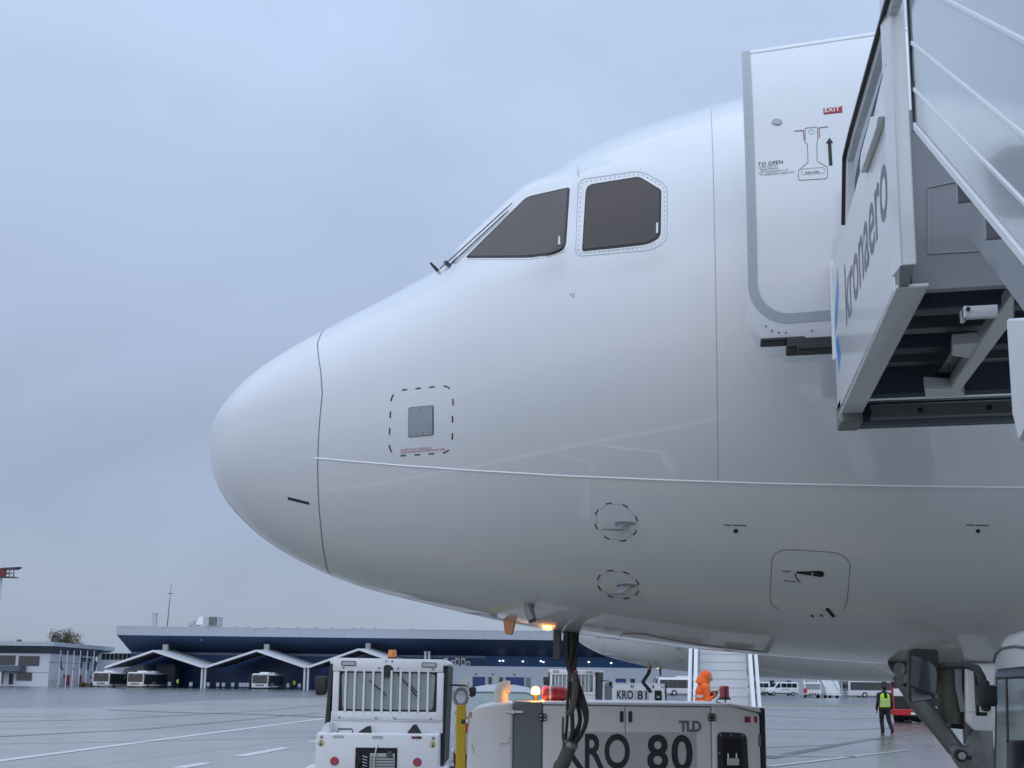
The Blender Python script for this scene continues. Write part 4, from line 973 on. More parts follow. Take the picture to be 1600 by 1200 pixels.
# ------------------------------------------------------------------ ground power units
def gpu(number, px, d, label, word):
    t = fthing('ground_power_unit', label, 'power unit', px, d, 'ground power units')
    k = 8/1600/.9889
    def X(p): return (p-730)*k
    def Z(p, px_=950): return 1.7-(p-hor(px_))*k
    W, D = X(1186), 1.15
    zt = Z(1100); zb = .35
    # main box: rounded left nose, grey corner bay, doors, end bay that slopes down to the right
    pr = [(X(731), zb), (X(731), Z(1145, 740)), (X(733), Z(1112, 740)), (X(742), Z(1105, 745)), (X(770), Z(1099, 770)), (X(801), Z(1096.5, 800)), (X(801), zb)]
    f = lambda u, v, h: (u, h, v)
    b = MB(); b.prism(pr, f, 0, D); body = b.build('nose_cowl', M_gpuw, t, bevel=.03, seg=3)
    b = MB(); b.box((X(801.5), .012, zb), (X(845.5), D, Z(1095.5, 820))); b.build('corner_panel', M_gpug, t, bevel=.01)
    b = MB(); b.box((X(846), .02, zb), (X(1101), D, Z(1099.5, 970)-.012)); b.build('housing', M_gpuw, t, bevel=.01)
    b = MB(); b.box((X(845.5), -.012, Z(1101, 970)), (X(1128), D+.01, Z(1096.5, 970))); b.build('roof', M_gpuw, t, bevel=.012, seg=2)
    for a, c in ((847.3, 970.8), (972.2, 1101)):
        b = MB(); b.box((X(a), .0, zb+.05), (X(c), .02, Z(1102.5, 970))); dr = b.build('door', M_gpuw, t, bevel=.004)
        hx = 966 if a < 900 else 979
        b = MB(); b.box((X(hx-3), -.012, Z(1126, hx)), (X(hx+2.5), .0, Z(1109.5, hx))); b.build('handle', M_seal, dr, bevel=.004)
    # lettering panel: a slightly greyer sticker behind the number
    b = MB(); b.box((X(883), -.0025, zb+.06), (X(970.3), -.0005, Z(1140.5, 930))); b.build('number_panel', M_stickr, t)
    b = MB(); b.box((X(972.7), -.0025, zb+.06), (X(1079), -.0005, Z(1141, 1030))); b.build('number_panel', M_stickr, t)
    lt = lambda x0, x1, y0, y1: (lambda u, v: Vector((X(x0+(x1-x0)*u), -.004, Z(y0, x0)+(Z(y1, x0)-Z(y0, x0))*v)))
    text_on(lt(876, 978, 1195, 1142), word, 'lettering', M_blackp, t, bold=.022, spacing=1.05)
    text_on(lt(1004, 1073, 1199, 1144), number, 'lettering', M_blackp, t, bold=.022, spacing=1.1)
    text_on(lt(1052.5, 1087, 1140.5, 1123.5), 'TLD', 'maker_lettering', M_letg, t, bold=.05, spacing=.86)
    # right end bay
    pe = [(X(1102), zb), (X(1102), Z(1099.5, 1100)), (X(1126), Z(1099.5, 1100)), (X(1150), Z(1106, 1140)), (X(1165), Z(1110, 1160)), (X(1176), Z(1113, 1170)), (X(1177), zb)]
    b = MB(); b.prism(pe, f, .0, D); eb = b.build('end_bay', M_gpuw, t, bevel=.022, seg=3)
    b = MB(); b.prism([(X(1126), Z(1097, 1126)), (X(1150), Z(1101, 1150)), (X(1176), Z(1104.5, 1176)), (X(1178), Z(1112, 1176)), (X(1166), Z(1109.5, 1166)), (X(1150), Z(1105, 1150)), (X(1126), Z(1100.5, 1126))], f, -.01, D); b.build('sloped_lid', M_wpaint, t, bevel=.012, seg=2)
    b = MB(); b.box((X(1177.5), .05, zb), (X(1187), D-.05, Z(1105, 1182))); b.build('radiator_end', M_bplast, t, bevel=.01)
    b = MB(); b.tube([(X(1186), .5, Z(1114, 1190)), (X(1196), .5, Z(1114, 1190)), (X(1198), .5, Z(1114, 1190))], [.045, .045, .03], 10); b.build('tank_cap', M_wpaint, t)
    b = MB(); b.box((X(1188), .35, Z(1138, 1190)), (X(1192), .5, Z(1119, 1190))); b.build('end_bracket', M_bplast, t, bevel=.004)
    for a, c in ((1152.5, 1161.5), (1167, 1172)):
        b = MB(); b.box((X(a), -.006, Z(1126.5, 1160)), (X(c), .0, Z(1117.5, 1160))); b.build('reflector', M_lens, t, bevel=.002)
    b = MB(); b.box((X(1173), -.008, Z(1163, 1175)), (X(1177), .0, Z(1144, 1175))); b.build('label_plate', M_gpug, t)
    # control window with a recessed panel
    po = rounded([(X(1110), Z(1140.5, 1130)), (X(1154.5), Z(1142, 1130)), (X(1157), Z(1205, 1130)), (X(1110), Z(1205, 1130))], .05, 5)
    b = MB(); b.prism(po, f, -.018, .0); cw = b.build('control_frame', M_bplast, t, bevel=.006)
    b = MB(); b.box((X(1118), -.021, Z(1205, 1130)), (X(1147), -.0185, Z(1150, 1130))); b.build('control_recess', M_void, cw, bevel=.0)
    b = MB(); b.box((X(1124), -.034, Z(1190, 1130)), (X(1142), -.022, Z(1179, 1130))); b.build('switch_panel', M_alu, cw, bevel=.003)
    for x in (1125.5, 1138):
        b = MB(); b.cyl((X(x), -.028, Z(1180, x)), (X(x), -.028, Z(1172, x)), .006, 8); b.build('switch', M_alu, cw)
    for x, y in ((1115, 1145), (1131, 1145), (1148, 1146), (1113, 1172), (1115, 1197)):
        b = MB(); b.cyl((X(x), -.018, Z(y, x)), (X(x), -.021, Z(y, x)), .006, 8); b.build('screw', M_seam2, cw)
    # hinges and latch
    for x in (845.5, 1102.5):
        b = MB(); b.box((X(x-5.5), -.022, Z(1124.5, x)), (X(x+5.5), -.0125, Z(1113, x))); h = b.build('hinge', M_seal, t, bevel=.003)
        for dx in (-3.2, 3.2):
            for zz in (1116, 1121.5):
                b = MB(); b.cyl((X(x+dx), -.022, Z(zz, x)), (X(x+dx), -.0245, Z(zz, x)), .006, 8); b.build('hinge_bolt', M_alu, h)
    b = MB(); b.box((X(790), -.02, Z(1112.5, 800)), (X(816), -.005, Z(1108.5, 800))); b.box((X(797), -.03, Z(1113.5, 800)), (X(803), -.01, Z(1107.5, 800))); b.build('latch', M_alu, t, bevel=.003)
    for a in ([(782, 1160), (786, 1157.5), (790, 1159), (796, 1155)], [(739, 1160), (742, 1166), (741, 1172)], [(795, 1148), (797, 1152)]):
        b = MB(); b.tube([(X(p), -.0008, Z(q, p)) for p, q in a], .0025, 4); b.build('paint_scratch', M_dkgrey, body)
    b = MB(); b.box((X(734), -.004, Z(1119, 735)), (X(738), .0, Z(1111, 735))); b.build('reflector', M_orange, body, bevel=.002)
    # raised yellow tow bar with eye
    b = MB(); b.beam((X(722.5), .1, .25), (X(721.5), .02, Z(1100, 720)), .075, .07, (0, 1, 0)); tb = b.build('tow_bar', M_yel, t, bevel=.006)
    b = MB(); r = .05; b.tube([(X(720.5)+r*math.cos(a), .02, Z(1088, 720)+r*1.25*math.sin(a)) for a in [2*math.pi*i/16 for i in range(17)]], .014, 8); b.build('tow_eye', M_steel, tb)
    b = MB(); b.cyl((X(722), .0, Z(1125, 720)), (X(728), .0, Z(1125, 720)), .02, 8); b.build('tow_pin', M_dkgrey, tb)
    # chassis and wheels
    b = MB(); b.box((X(735), .06, .22), (X(1180), D-.06, .36)); b.build('chassis', M_dkgrey, t, bevel=.01)
    for x in (790, 1110):
        for y in (.1, D-.1):
            b = MB(); b.cyl((X(x), y-.08, .24), (X(x), y+.08, .24), .24, 20); wh = b.build('wheel', M_rubber, t, bevel=.02)
            b = MB(); b.cyl((X(x), y-.085, .24), (X(x), y+.085, .24), .11, 12); b.build('hub', M_steel, wh)
    # exhaust elbow wrapped in lagging
    ex = [(X(781.5), .55, Z(1100, 780)), (X(781), .55, Z(1087, 780)), (X(781.5), .55, Z(1080, 780)), (X(784), .55, Z(1076, 780)), (X(788.5), .55, Z(1074, 780)), (X(796), .55, Z(1074, 780))]
    b = MB(); b.tube(ex, [.057, .058, .058, .058, .057, .055], 16); b.build('exhaust_elbow', M_lag, t)
    return t, X, Z
M_stickr = mat('sticker_grey', (.50, .515, .53), .4, var=.03)
M_void = mat('dark_recess', (.006, .006, .007), .7)
g1, GX, GZ = gpu('80', 730, 8.0, 'ground power unit lettered KRO 80 standing under the near jet', 'KRO')
gpu_mat = Matrix.Translation(g1.location) @ Matrix.Rotation(YAW, 4, 'Z')
def gw(x, y, z): return gpu_mat @ Vector((x, y, z))
# second one behind: the same parts with 81 on it
g2 = copy_tree(g1); g2['label'] = 'distant ground power unit lettered KRO 81 beside the far jet nose'
g2.location = ground(927, 36.5); g2.scale = (1.12,)*3
for c in kids(g2):
    if c.name.split('.')[0] == 'lettering' and c.data.name in [k.data.name for k in kids(g1) if k.name.startswith('lettering')][1:2]:
        bpy.data.objects.remove(c); break
def lt2(x0, x1, y0, y1): return lambda u, v: Vector((GX(x0+(x1-x0)*u), -.004, GZ(y0, x0)+(GZ(y1, x0)-GZ(y0, x0))*v))
text_on(lt2(1004, 1064, 1199, 1144), '81', 'lettering', M_blackp, g2, bold=.022, spacing=1.1)
# extinguisher, beacons resting on the near unit
ext = thing('fire_extinguisher', 'red fire extinguisher with white band lying on the power unit roof', 'extinguisher', gw(GX(848), .45, GZ(1096.5, 865)+.0), YAW)
zc_ = .062
b = MB(); b.tube([(-.0, 0, zc_), (.02, 0, zc_), (.17, 0, zc_), (.20, 0, zc_), (.215, 0, zc_)], [.05, .062, .062, .045, .02], 16); cyl = b.build('cylinder', M_extR, ext)
b = MB(); b.tube([(.052, 0, zc_), (.068, 0, zc_)], .0632, 16); b.build('white_band', M_wpaint, cyl)
b = MB(); b.tube([(.085, 0, zc_), (.115, 0, zc_)], .0650, 16); b.build('strap', M_lens, ext)
b = MB(); b.cyl((.21, 0, zc_), (.25, 0, zc_), .014, 8); b.box((.235, -.01, zc_+.005), (.29, .01, zc_+.02)); b.build('valve', M_dkgrey, ext)
b = MB(); b.box((.02, -.05, 0), (.05, .05, .012)); b.box((.15, -.05, 0), (.18, .05, .012)); b.build('cradle', M_dkgrey, ext)
lamp = thing('amber_beacon', 'lit orange warning beacon glowing beside the red extinguisher', 'beacon', gw(GX(837), .50, GZ(1095.5, 837)), YAW)
b = MB(); b.cyl((0, 0, 0), (0, 0, .05), .022, 10); b.build('stem', M_dkgrey, lamp)
b = MB(); b.tube([(0, 0, .05), (0, 0, .07), (0, 0, .10), (0, 0, .115)], [.03, .036, .03, .012], 14); b.build('lens', M_glow, lamp)
pl_ = bpy.data.lights.new('beacon_light', 'POINT'); pl_.energy = 4; pl_.color = (1, .4, .08); pl_.shadow_soft_size = .04
po_ = bpy.data.objects.new('beacon_light', pl_); C.objects.link(po_); po_.parent = lamp; po_.location = (0, -.06, .10)
bc = thing('red_beacon', 'dark red warning beacon on wire bracket at right end of power unit roof', 'beacon', gw(GX(1135), .3, GZ(1098.5, 1135)), YAW)
b = MB(); b.tube([(0, 0, .045), (0, 0, .13), (0, 0, .137)], [.038, .038, .03], 16); b.build('lens', M_lens, bc)
b = MB(); b.tube([(0, 0, .026), (0, 0, .045)], [.055, .045], 16); b.build('base', M_seal, bc)
b = MB(); b.tube([(-.05, 0, .03), (-.065, 0, .02), (-.06, 0, .004), (-.03, -.0, .003)], .005, 6); b.tube([(.01, 0, .03), (.0, -.01, -.01)], .005, 6); b.build('bracket', M_seal, bc)
# ------------------------------------------------------------------ ground power cable hanging from the jet
cb = thing('power_cable', 'bundle of black power cables hanging from the jet belly into canvas sleeve', 'cable', at_Y(895, 992, 6.72))
def cpt(px, py, y=6.7): return at_Y(px, py, y)
random.seed(11)
def bez(pts, n=7):
    """smooth curve through points (Catmull-Rom)"""
    P = [Vector(pts[0])]+[Vector(p) for p in pts]+[Vector(pts[-1])]; o = []
    for i in range(1, len(P)-2):
        for j in range(n):
            t = j/n; a, b_, c, d = P[i-1:i+3]
            o.append(.5*((2*b_)+(c-a)*t+(2*a-5*b_+4*c-d)*t*t+(3*b_-a-3*c+d)*t**3))
    o.append(P[-2]); return o
lines = [[(884, 988), (883, 1005), (885, 1030), (893, 1060), (903, 1085), (912, 1110), (915, 1128), (907, 1150), (893, 1168)],
         [(889, 988), (888, 1010), (890, 1040), (897, 1062), (899, 1090), (906, 1118), (903, 1142), (890, 1164)],
         [(894, 988), (894, 1010), (892, 1040), (894, 1060), (893, 1090), (894, 1120), (894, 1145), (887, 1164)],
         [(899, 988), (898, 1010), (897, 1040), (903, 1066), (911, 1090), (917, 1115), (912, 1140), (893, 1166)],
         [(902, 988), (900, 1012), (899, 1036), (893, 1056), (899, 1080), (904, 1105), (906, 1128), (896, 1150), (889, 1166)],
         [(887, 988), (886, 1016), (888, 1044), (890, 1062), (887, 1095), (886, 1130), (884, 1150), (884, 1168)]]
for i, l_ in enumerate(lines):
    P = bez([cpt(x, y, 6.70+.03*math.sin(i*2.1+.9*j)) for j, (x, y) in enumerate(l_)])
    b = MB(); b.tube(P, .0135 if i != 5 else .010, 8); b.build('cable', M_rubber, cb, True)
b = MB(); b.tube([cpt(893, 984, 6.72), cpt(893, 1000, 6.72), cpt(892, 1018, 6.72), cpt(892, 1026, 6.72)], [.048, .05, .042, .036], 12); b.build('plug', M_rubber, cb, True)
b = MB(); b.tube([cpt(893, 1046), cpt(895, 1056), cpt(896, 1064)], [.03, .028, .03], 10); b.build('tie', M_hose, cb, True)
b = MB(); q = bez([cpt(x, y, 6.64) for x, y in ((897, 1052), (899, 1075), (896, 1100), (889, 1118))]); b.tube(q, .021, 8); b.build('sleeve_strip', M_hose, cb, True)
b = MB(); b.tube([cpt(880, 1120, 6.64), cpt(879, 1150, 6.64), cpt(882, 1166, 6.66)], .008, 6); b.build('cord', M_hose, cb, True)
b = MB(); b.tube(bez([cpt(893, 1158), cpt(890, 1166), cpt(886, 1178), cpt(880, 1192), cpt(874, 1205), Vector((-1.02, 6.75, .9)), Vector((-1.02, 7.0, .3)), Vector((-.95, 7.3, .05)), Vector((-.6, 7.7, .04))]), .045, 12); b.build('canvas_sleeve', M_hose, cb, True)
b = MB(); b.tube([cpt(893, 1160), cpt(890, 1167)], .05, 12); b.build('strap', M_gear, cb, True)
b = MB(); b.box(cpt(896, 1058, 6.63)+Vector((-.012, 0, -.025)), cpt(896, 1058, 6.63)+Vector((.012, .01, .025))); b.build('tie_tag', M_refl, cb, True)
b = MB(); q = cpt(900, 1050, 6.62); b.ball(q, .014, 8, 6); b.build('red_clip', M_redp, cb, True)

# ------------------------------------------------------------------ baggage tow tractors
def tractor(px, d, label):
    t = fthing('tow_tractor', label, 'tractor', px, d, 'white tow tractors')
    k = 12/1600/.9889; cx = 603.
    X = lambda p: (p-cx)*k
    Z = lambda q, p=603: 1.7-(q-hor(p))*k
    f = lambda u, v, h: (u, h, v)
    # cab back wall: frame around the rear window
    def fr_bar(x0, x1, y0, y1, nm, m=M_wpaint, dy=(.0, .06), bev=.008):
        b = MB(); b.box((X(x0), dy[0], Z(y1)), (X(x1), dy[1], Z(y0))); return b.build(nm, m, t, bevel=bev, seg=2)
    b = MB(); b.prism(rounded([(X(516), Z(1034)), (X(520), Z(1029.5)), (X(693), Z(1030.5)), (X(698), Z(1036)), (X(697), Z(1040)), (X(517), Z(1039))], .012, 3), f, .004, 1.25); b.build('cab_roof', M_wpaint, t, bevel=.012, seg=2)
    hd_ = fr_bar(521, 690, 1032, 1050, 'window_header')
    fr_bar(522, 531.5, 1050.5, 1122, 'window_frame'); fr_bar(681, 691, 1050.5, 1122, 'window_frame')
    sl_ = fr_bar(521, 690, 1110, 1124, 'window_sill')
    fr_bar(520, 691, 1122.5, 1142, 'rear_panel', M_wpaint, (.02, .08))
    for a, c in ((520, 597), (612, 691)):
        b = MB(); b.tube([(X(p), -.001, Z(q)) for p, q in ((a+3, 1116), (a+4, 1121.5), (c-2, 1121.8), (c, 1119))], .003, 5); b.build('panel_joint', M_seam2, sl_)
    po = rounded([(X(530), Z(1049)), (X(682), Z(1049)), (X(679), Z(1111)), (X(534), Z(1111))], .05, 5)
    b = MB(); b.prism(po, f, .048, .062); gk = b.build('rear_window_seal', M_seal, t)
    b = MB(); b.prism(rounded([(X(534), Z(1052)), (X(678), Z(1052)), (X(675), Z(1107)), (X(537), Z(1107))], .05, 5), f, .040, .047); b.build('rear_window', M_vglass2, gk)
    for i in range(10):
        x = 541.8+13.95*i
        b = MB(); b.box((X(x-1.6), -.012, Z(1111)), (X(x+1.6), .0, Z(1048))); b.build('guard_bar', M_wpaint, t, bevel=.003)
    b = MB(); b.prism([(X(599), Z(1059)), (X(599), Z(1042)), (X(603), Z(1039.5)), (X(609), Z(1040)), (X(613.5), Z(1044)), (X(613.5), Z(1059))], f, -.006, -.001); b.build('wiper_motor_slot', M_seal, t)
    for p0, p1 in (((577, 1063), (604, 1086)), ((618, 1050), (655, 1092)), ((636, 1066), (651, 1081))):
        b = MB(); b.beam((X(p0[0]), .033, Z(p0[1])), (X(p1[0]), .033, Z(p1[1])), .012, .022, (0, 1, 0)); b.build('wiper', M_seal, gk)
    for a, c, y in ((533.5, 556.5, 1034), (657, 680, 1035)):
        b = MB(); b.prism(rounded([(X(a), Z(y)), (X(c), Z(y+.3)), (X(c), Z(y+8)), (X(a), Z(y+7.6))], .02, 4), f, -.008, .0); l_ = b.build('work_lamp', M_seam, hd_)
        b = MB(); b.prism(rounded([(X(a+1.3), Z(y+1.3)), (X(c-1.3), Z(y+1.6)), (X(c-1.3), Z(y+6.7)), (X(a+1.3), Z(y+6.3))], .018, 4), f, -.012, -.0085); b.build('lamp_lens', M_ac, l_)
    for x, y in ((537.5, 1044.5), (592, 1044.8), (621, 1044.8), (675, 1045.5), (602.5, 1033.5), (611.8, 1033.7)):
        b = MB(); b.cyl((X(x), -.001, Z(y)), (X(x), -.007, Z(y)), .0095, 8); b.build('bolt', M_seal, hd_)
    for x, y in ((534, 1119.5), (589.5, 1119.8), (618.5, 1120), (673, 1120.3)):
        b = MB(); b.cyl((X(x), -.001, Z(y)), (X(x), -.007, Z(y)), .0095, 8); b.build('bolt', M_seal, sl_)
    # side pillars seen as dark doors edge-on
    b = MB(); b.hexa([(X(510), .06, Z(1141)), (X(517), .06, Z(1141)), (X(517), 1.1, Z(1141)), (X(510), 1.1, Z(1141)), (X(515), .06, Z(1039)), (X(521.5), .06, Z(1039)), (X(521.5), 1.1, Z(1039)), (X(515), 1.1, Z(1039))]); b.build('door_side', M_bplast, t, bevel=.008)
    b = MB(); b.hexa([(X(688), .06, Z(1190)), (X(693.5), .06, Z(1190)), (X(693.5), 1.1, Z(1190)), (X(688), 1.1, Z(1190)), (X(691.5), .06, Z(1039)), (X(697.5), .06, Z(1039)), (X(697.5), 1.1, Z(1039)), (X(691.5), 1.1, Z(1039))]); b.build('door_side', M_bplast, t, bevel=.008)
    b = MB(); b.box((X(522), 1.15, Z(1140)), (X(690), 1.2, Z(1110))); b.box((X(522), 1.15, Z(1050)), (X(690), 1.2, Z(1038))); b.build('cab_front', M_wpaint, t)
    b = MB(); b.box((X(535), 1.16, Z(1110)), (X(678), 1.17, Z(1050))); b.build('windscreen', M_vglass2, t)
    # seats just visible through the glass
    # lower body
    b = MB(); b.prism([(X(505), .32), (X(506), Z(1141)), (X(688), Z(1141.5)), (X(689), .32)], f, -.25, .6); bd_ = b.build('rear_body', M_wpaint, t, bevel=.018, seg=3)
    b = MB(); b.prism([(X(512), Z(1141)), (X(514), Z(1134)), (X(519), Z(1127)), (X(524), Z(1126.5)), (X(524), Z(1141))], f, -.2, .05); b.build('deck_cheek', M_wpaint, t, bevel=.006)
    b = MB(); b.tube([(X(535.5), -.15, Z(1141)), (X(536), -.15, Z(1136)), (X(557), -.15, Z(1136)), (X(557.5), -.15, Z(1141))], .009, 8); b.build('grab_handle', M_seal, t)
    for a in ([(565, 1141), (578, 1132), (584, 1130.5), (586, 1141)], [(639, 1141), (648, 1128.5), (653, 1128), (661, 1141)]):
        b = MB(); b.prism([(X(p), Z(q)) for p, q in a], f, -.14, -.10); b.build('rubber_buffer', M_seal, t, bevel=.006)
    for x, y, m_, w in ((538.5, 1146.5, M_trim, 16), (597, 1146.5, M_trim, 16), (655, 1146.5, M_seal, 15)):
        b = MB(); b.prism(rounded([(X(x-w/2), Z(y-1.7)), (X(x+w/2), Z(y-1.7)), (X(x+w/2), Z(y+1.7)), (X(x-w/2), Z(y+1.7))], .01, 3), f, -.256, -.249); b.build('slot', m_, bd_)
    b = MB(); b.box((X(650), -.258, Z(1147.3)), (X(656), -.2565, Z(1145.8))); b.build('slot_lamp', M_lens, bd_)
    for x in (534.5, 657):
        b = MB(); b.cyl((X(x), -.249, Z(1182)), (X(x), -.262, Z(1182.)), .048, 20); tl = b.build('tail_lamp', M_lens, bd_, bevel=.004)
        b = MB(); b.tube([(X(x)+.047*math.cos(a), -.252, Z(1182)+.047*math.sin(a)) for a in [2*math.pi*i/20 for i in range(21)]], .004, 6); b.build('lamp_rim', M_seam2, tl)
    for x in (513.5, 679.5):
        b = MB(); b.cyl((X(x), -.249, Z(1156.5)), (X(x), -.254, Z(1156.5)), .036, 18); s_ = b.build('warning_sticker', M_yel, bd_)
        b = MB(); b.cyl((X(x), -.2545, Z(1156.5)), (X(x), -.256, Z(1156.5)), .028, 18); b.build('sticker_face', M_lag, s_)
        b = MB(); b.cyl((X(x), -.2565, Z(1158)), (X(x), -.258, Z(1158)), .013, 10); b.box((X(x)-.004, -.258, Z(1156.5)), (X(x)+.004, -.2565, Z(1152.5))); b.build('sticker_mark', M_seal, s_)
        b = MB(); b.cyl((X(x+.5), -.249, Z(1147.5)), (X(x+.5), -.256, Z(1147.5)), .018, 12); b.build('round_plug', M_steel, bd_)
    # engine bay opening with a coil radiator and pipes
    po = [(X(565), .32), (X(565), Z(1162)), (X(627), Z(1162)), (X(627), .32)]
    b = MB(); b.prism(po, f, -.256, -.249); eb = b.build('engine_bay', M_void, bd_)
    b = MB(); b.box((X(587), -.285, .32), (X(624), -.262, Z(1170))); b.build('radiator', M_ac, eb, bevel=.004)
    for i in range(7):
        b = MB(); b.box((X(588.5), -.291, Z(1175+4.2*i+1.2)), (X(623), -.286, Z(1175+4.2*i))); b.build('radiator_fin', M_dkgrey, eb)
    for i in range(6):
        b = MB(); b.tube([(X(576), -.27, Z(1174+4.3*i)), (X(579.5), -.285, Z(1175+4.3*i)), (X(583), -.27, Z(1176+4.3*i))], .006, 6); b.build('spring_coil', M_alu, eb)
    b = MB(); b.cyl((X(616), -.29, Z(1171)), (X(616), -.31, Z(1171)), .036, 16); b.build('filler_cap', M_dkgrey, eb, bevel=.003)
    b = MB(); b.tube(bez([(X(567), -.27, Z(1170)), (X(573), -.29, Z(1180)), (X(569), -.28, Z(1192)), (X(572), -.27, Z(1204))]), .014, 8); b.build('hose', M_rubber, eb)
    b = MB(); b.tube([(X(597), -.262, Z(1157)), (X(596), -.30, Z(1166)), (X(594.5), -.30, Z(1178)), (X(594.5), -.30, Z(1196))], [.008, .009, .007, .013], 8); b.build('hitch_lever', M_alu, bd_)
    for x in (500, 694.5):
        b = MB(); b.box((X(x-10), -.2, Z(1210)), (X(x+5), .5, Z(1191))); b.build('mudguard', M_wpaint, t, bevel=.02, seg=2)
    # beacon, mirrors
    b = MB(); b.cyl((X(607), .3, Z(1030)), (X(607), .3, Z(1027)), .055, 14); bb = b.build('beacon_base', M_seal, t)
    b = MB(); b.tube([(X(607), .3, Z(1027)), (X(607), .3, Z(1018)), (X(607), .3, Z(1015.5))], [.052, .05, .042], 16); b.build('beacon_lens', M_orange, bb)
    for x0, x1, y0, y1, a0, a1 in ((476, 495.5, 1057, 1088, (511, 1070), (492, 1069)), (726, 738, 1072, 1088, (697, 1069), (722, 1070))):
        pm = rounded([(X(x0), Z(y0+2)), (X(x0+3), Z(y0)), (X(x1), Z(y0)), (X(x1-.5), Z(y1-4)), (X(x1-4), Z(y1)), (X(x0+2), Z(y1+.3))], .03, 4)
        b = MB(); b.prism(pm, f, .72, .82); mm_ = b.build('mirror', M_bplast, t, bevel=.015, seg=2)
        b = MB(); b.tube([(X(a0[0]), .8, Z(a0[1])), (X(a1[0]), .77, Z(a1[1]))], .012, 8); b.build('mirror_arm', M_bplast, mm_)
    b = MB(); b.hexa([(X(720), .72, Z(1075)), (X(726), .72, Z(1075)), (X(726), .74, Z(1075)), (X(720), .74, Z(1075)), (X(725), .72, Z(1062)), (X(726), .72, Z(1062)), (X(726), .74, Z(1062)), (X(725), .74, Z(1062))]); b.build('mirror_back', M_trim, t)
    # front hood and wheels
    b = MB(); b.box((X(520), 1.25, .35), (X(690), 2.3, 1.05)); b.build('front_body', M_wpaint, t, bevel=.05, seg=2)
    for x in (512, 692):
        for y in (.15, 1.9):
            b = MB(); b.cyl((X(x)-.1, y, .3), (X(x)+.1, y, .3), .3, 20); wh = b.build('wheel', M_rubber, t, bevel=.02)
            b = MB(); b.cyl((X(x)-.105, y, .3), (X(x)+.105, y, .3), .15, 12); b.build('hub', M_wpaint, wh)
    return t
t1 = tractor(603, 12.0, 'white baggage tractor with amber roof beacon and barred rear window')
t2 = copy_tree(t1); t2.location = ground(893, 31.); t2.rotation_euler = (0, 0, YAW-R(14)); t2.scale = (1.08,)*3
t2['label'] = 'distant white tow tractor parked left of the KRO 81 unit'

# ------------------------------------------------------------------ grey car behind the power unit
def car():
    t = fthing('estate_car', 'silver grey car parked behind the yellow tow bar', 'car', 783, 20.5)
    k = 20.5/1600/.9889; X = lambda p: (p-783)*k; Z = lambda q: 1.7-(q-hor(783))*k
    # body sections along the length (towards the viewer is the tail)
    def sec(y, prof): return [Vector((x, y, z)) for x, z in prof]
    low = [(-.90, .30), (-.93, .55), (-.90, .88), (-.86, 1.0), (.86, 1.0), (.90, .88), (.93, .55), (.90, .30)]
    b = MB(); S = [sec(-.05, [(x*.92, z*.96+.02) for x, z in low]), sec(.12, low), sec(3.0, low), sec(4.1, [(x*.97, z*.95) for x, z in low]), sec(4.4, [(x*.85, z*.85+.05) for x, z in low])]
    n = len(low); vs = [v for s_ in S for v in s_]
    b.add(vs, [(i*n+j, i*n+(j+1) % n, (i+1)*n+(j+1) % n, (i+1)*n+j) for i in range(len(S)-1) for j in range(n)]+[tuple(range(n))[::-1], tuple((len(S)-1)*n+j for j in range(n))])
    b.build('body', M_carp, t, bevel=.03, seg=2)
    gh = [(-.84, 1.0), (-.70, 1.52), (-.58, 1.61), (-.3, 1.66), (.3, 1.66), (.58, 1.61), (.70, 1.52), (.84, 1.0)]
    b = MB(); S = [sec(.05, [(x, 1.0) for x, z in gh]), sec(.38, [(x*.93, min(z, 1.66)) for x, z in gh]), sec(1.9, gh), sec(3.2, [(x*1.02, 1.0) for x, z in gh])]
    n = len(gh); vs = [v for s_ in S for v in s_]
    b.add(vs, [(i*n+j, i*n+(j+1) % n, (i+1)*n+(j+1) % n, (i+1)*n+j) for i in range(len(S)-1) for j in range(n)]+[tuple(range(n))[::-1], tuple((len(S)-1)*n+j for j in range(n))])
    b.build('roof', M_carp, t, bevel=.02, seg=2)
    q = lambda x, h: Vector((x, .05+.33*(h-1.0)/.66-.03, h))
    b = MB(); b.add([q(-.78, 1.03), q(.78, 1.03), q(.64, 1.46), q(.48, 1.51), q(-.48, 1.51), q(-.64, 1.46)], [(0, 1, 2, 3, 4, 5)]); b.add([v+Vector((0, .03, 0)) for v in b.v[:6]], [(5, 4, 3, 2, 1, 0)])
    b.build('rear_window', M_vglass2, t)
    b = MB(); P = [q(-.78, 1.03), q(-.64, 1.46), q(-.48, 1.51), q(.48, 1.51), q(.64, 1.46), q(.78, 1.03)]; b.tube([p+Vector((0, -.005, 0)) for p in P], .016, 6); b.build('window_trim', M_gpug, t)
    for s_ in (-1, 1):
        b = MB(); b.hexa([(s_*.905, .5, .99), (s_*.86, 3.0, .99), (s_*.70, 1.9, 1.47), (s_*.66, .6, 1.47)]+[(s_*.875, .5, .99), (s_*.84, 3.0, .99), (s_*.68, 1.9, 1.45), (s_*.64, .6, 1.45)]); b.build('side_window', M_vglass, t)
        b = MB(); b.box((s_*.62, -.07, .72), (s_*.88, -.02, .92)); b.build('tail_lamp', M_lens, t, bevel=.02)
        for y in (.8, 3.5):
            b = MB(); b.cyl((s_*.74, y, .32), (s_*.94, y, .32), .32, 22); wh = b.build('wheel', M_rubber, t, bevel=.02)
            b = MB(); b.cyl((s_*.93, y, .32), (s_*.95, y, .32), .2, 14); b.build('rim', M_alu, wh)
        b = MB(); b.box((s_*.92, 2.35, 1.0), (s_*1.06, 2.5, 1.14)); b.build('mirror', M_carp, t, bevel=.03)
    b = MB(); b.box((-.26, -.075, .58), (.26, -.05, .69)); b.build('number_plate', M_wpaint, t)
    return t
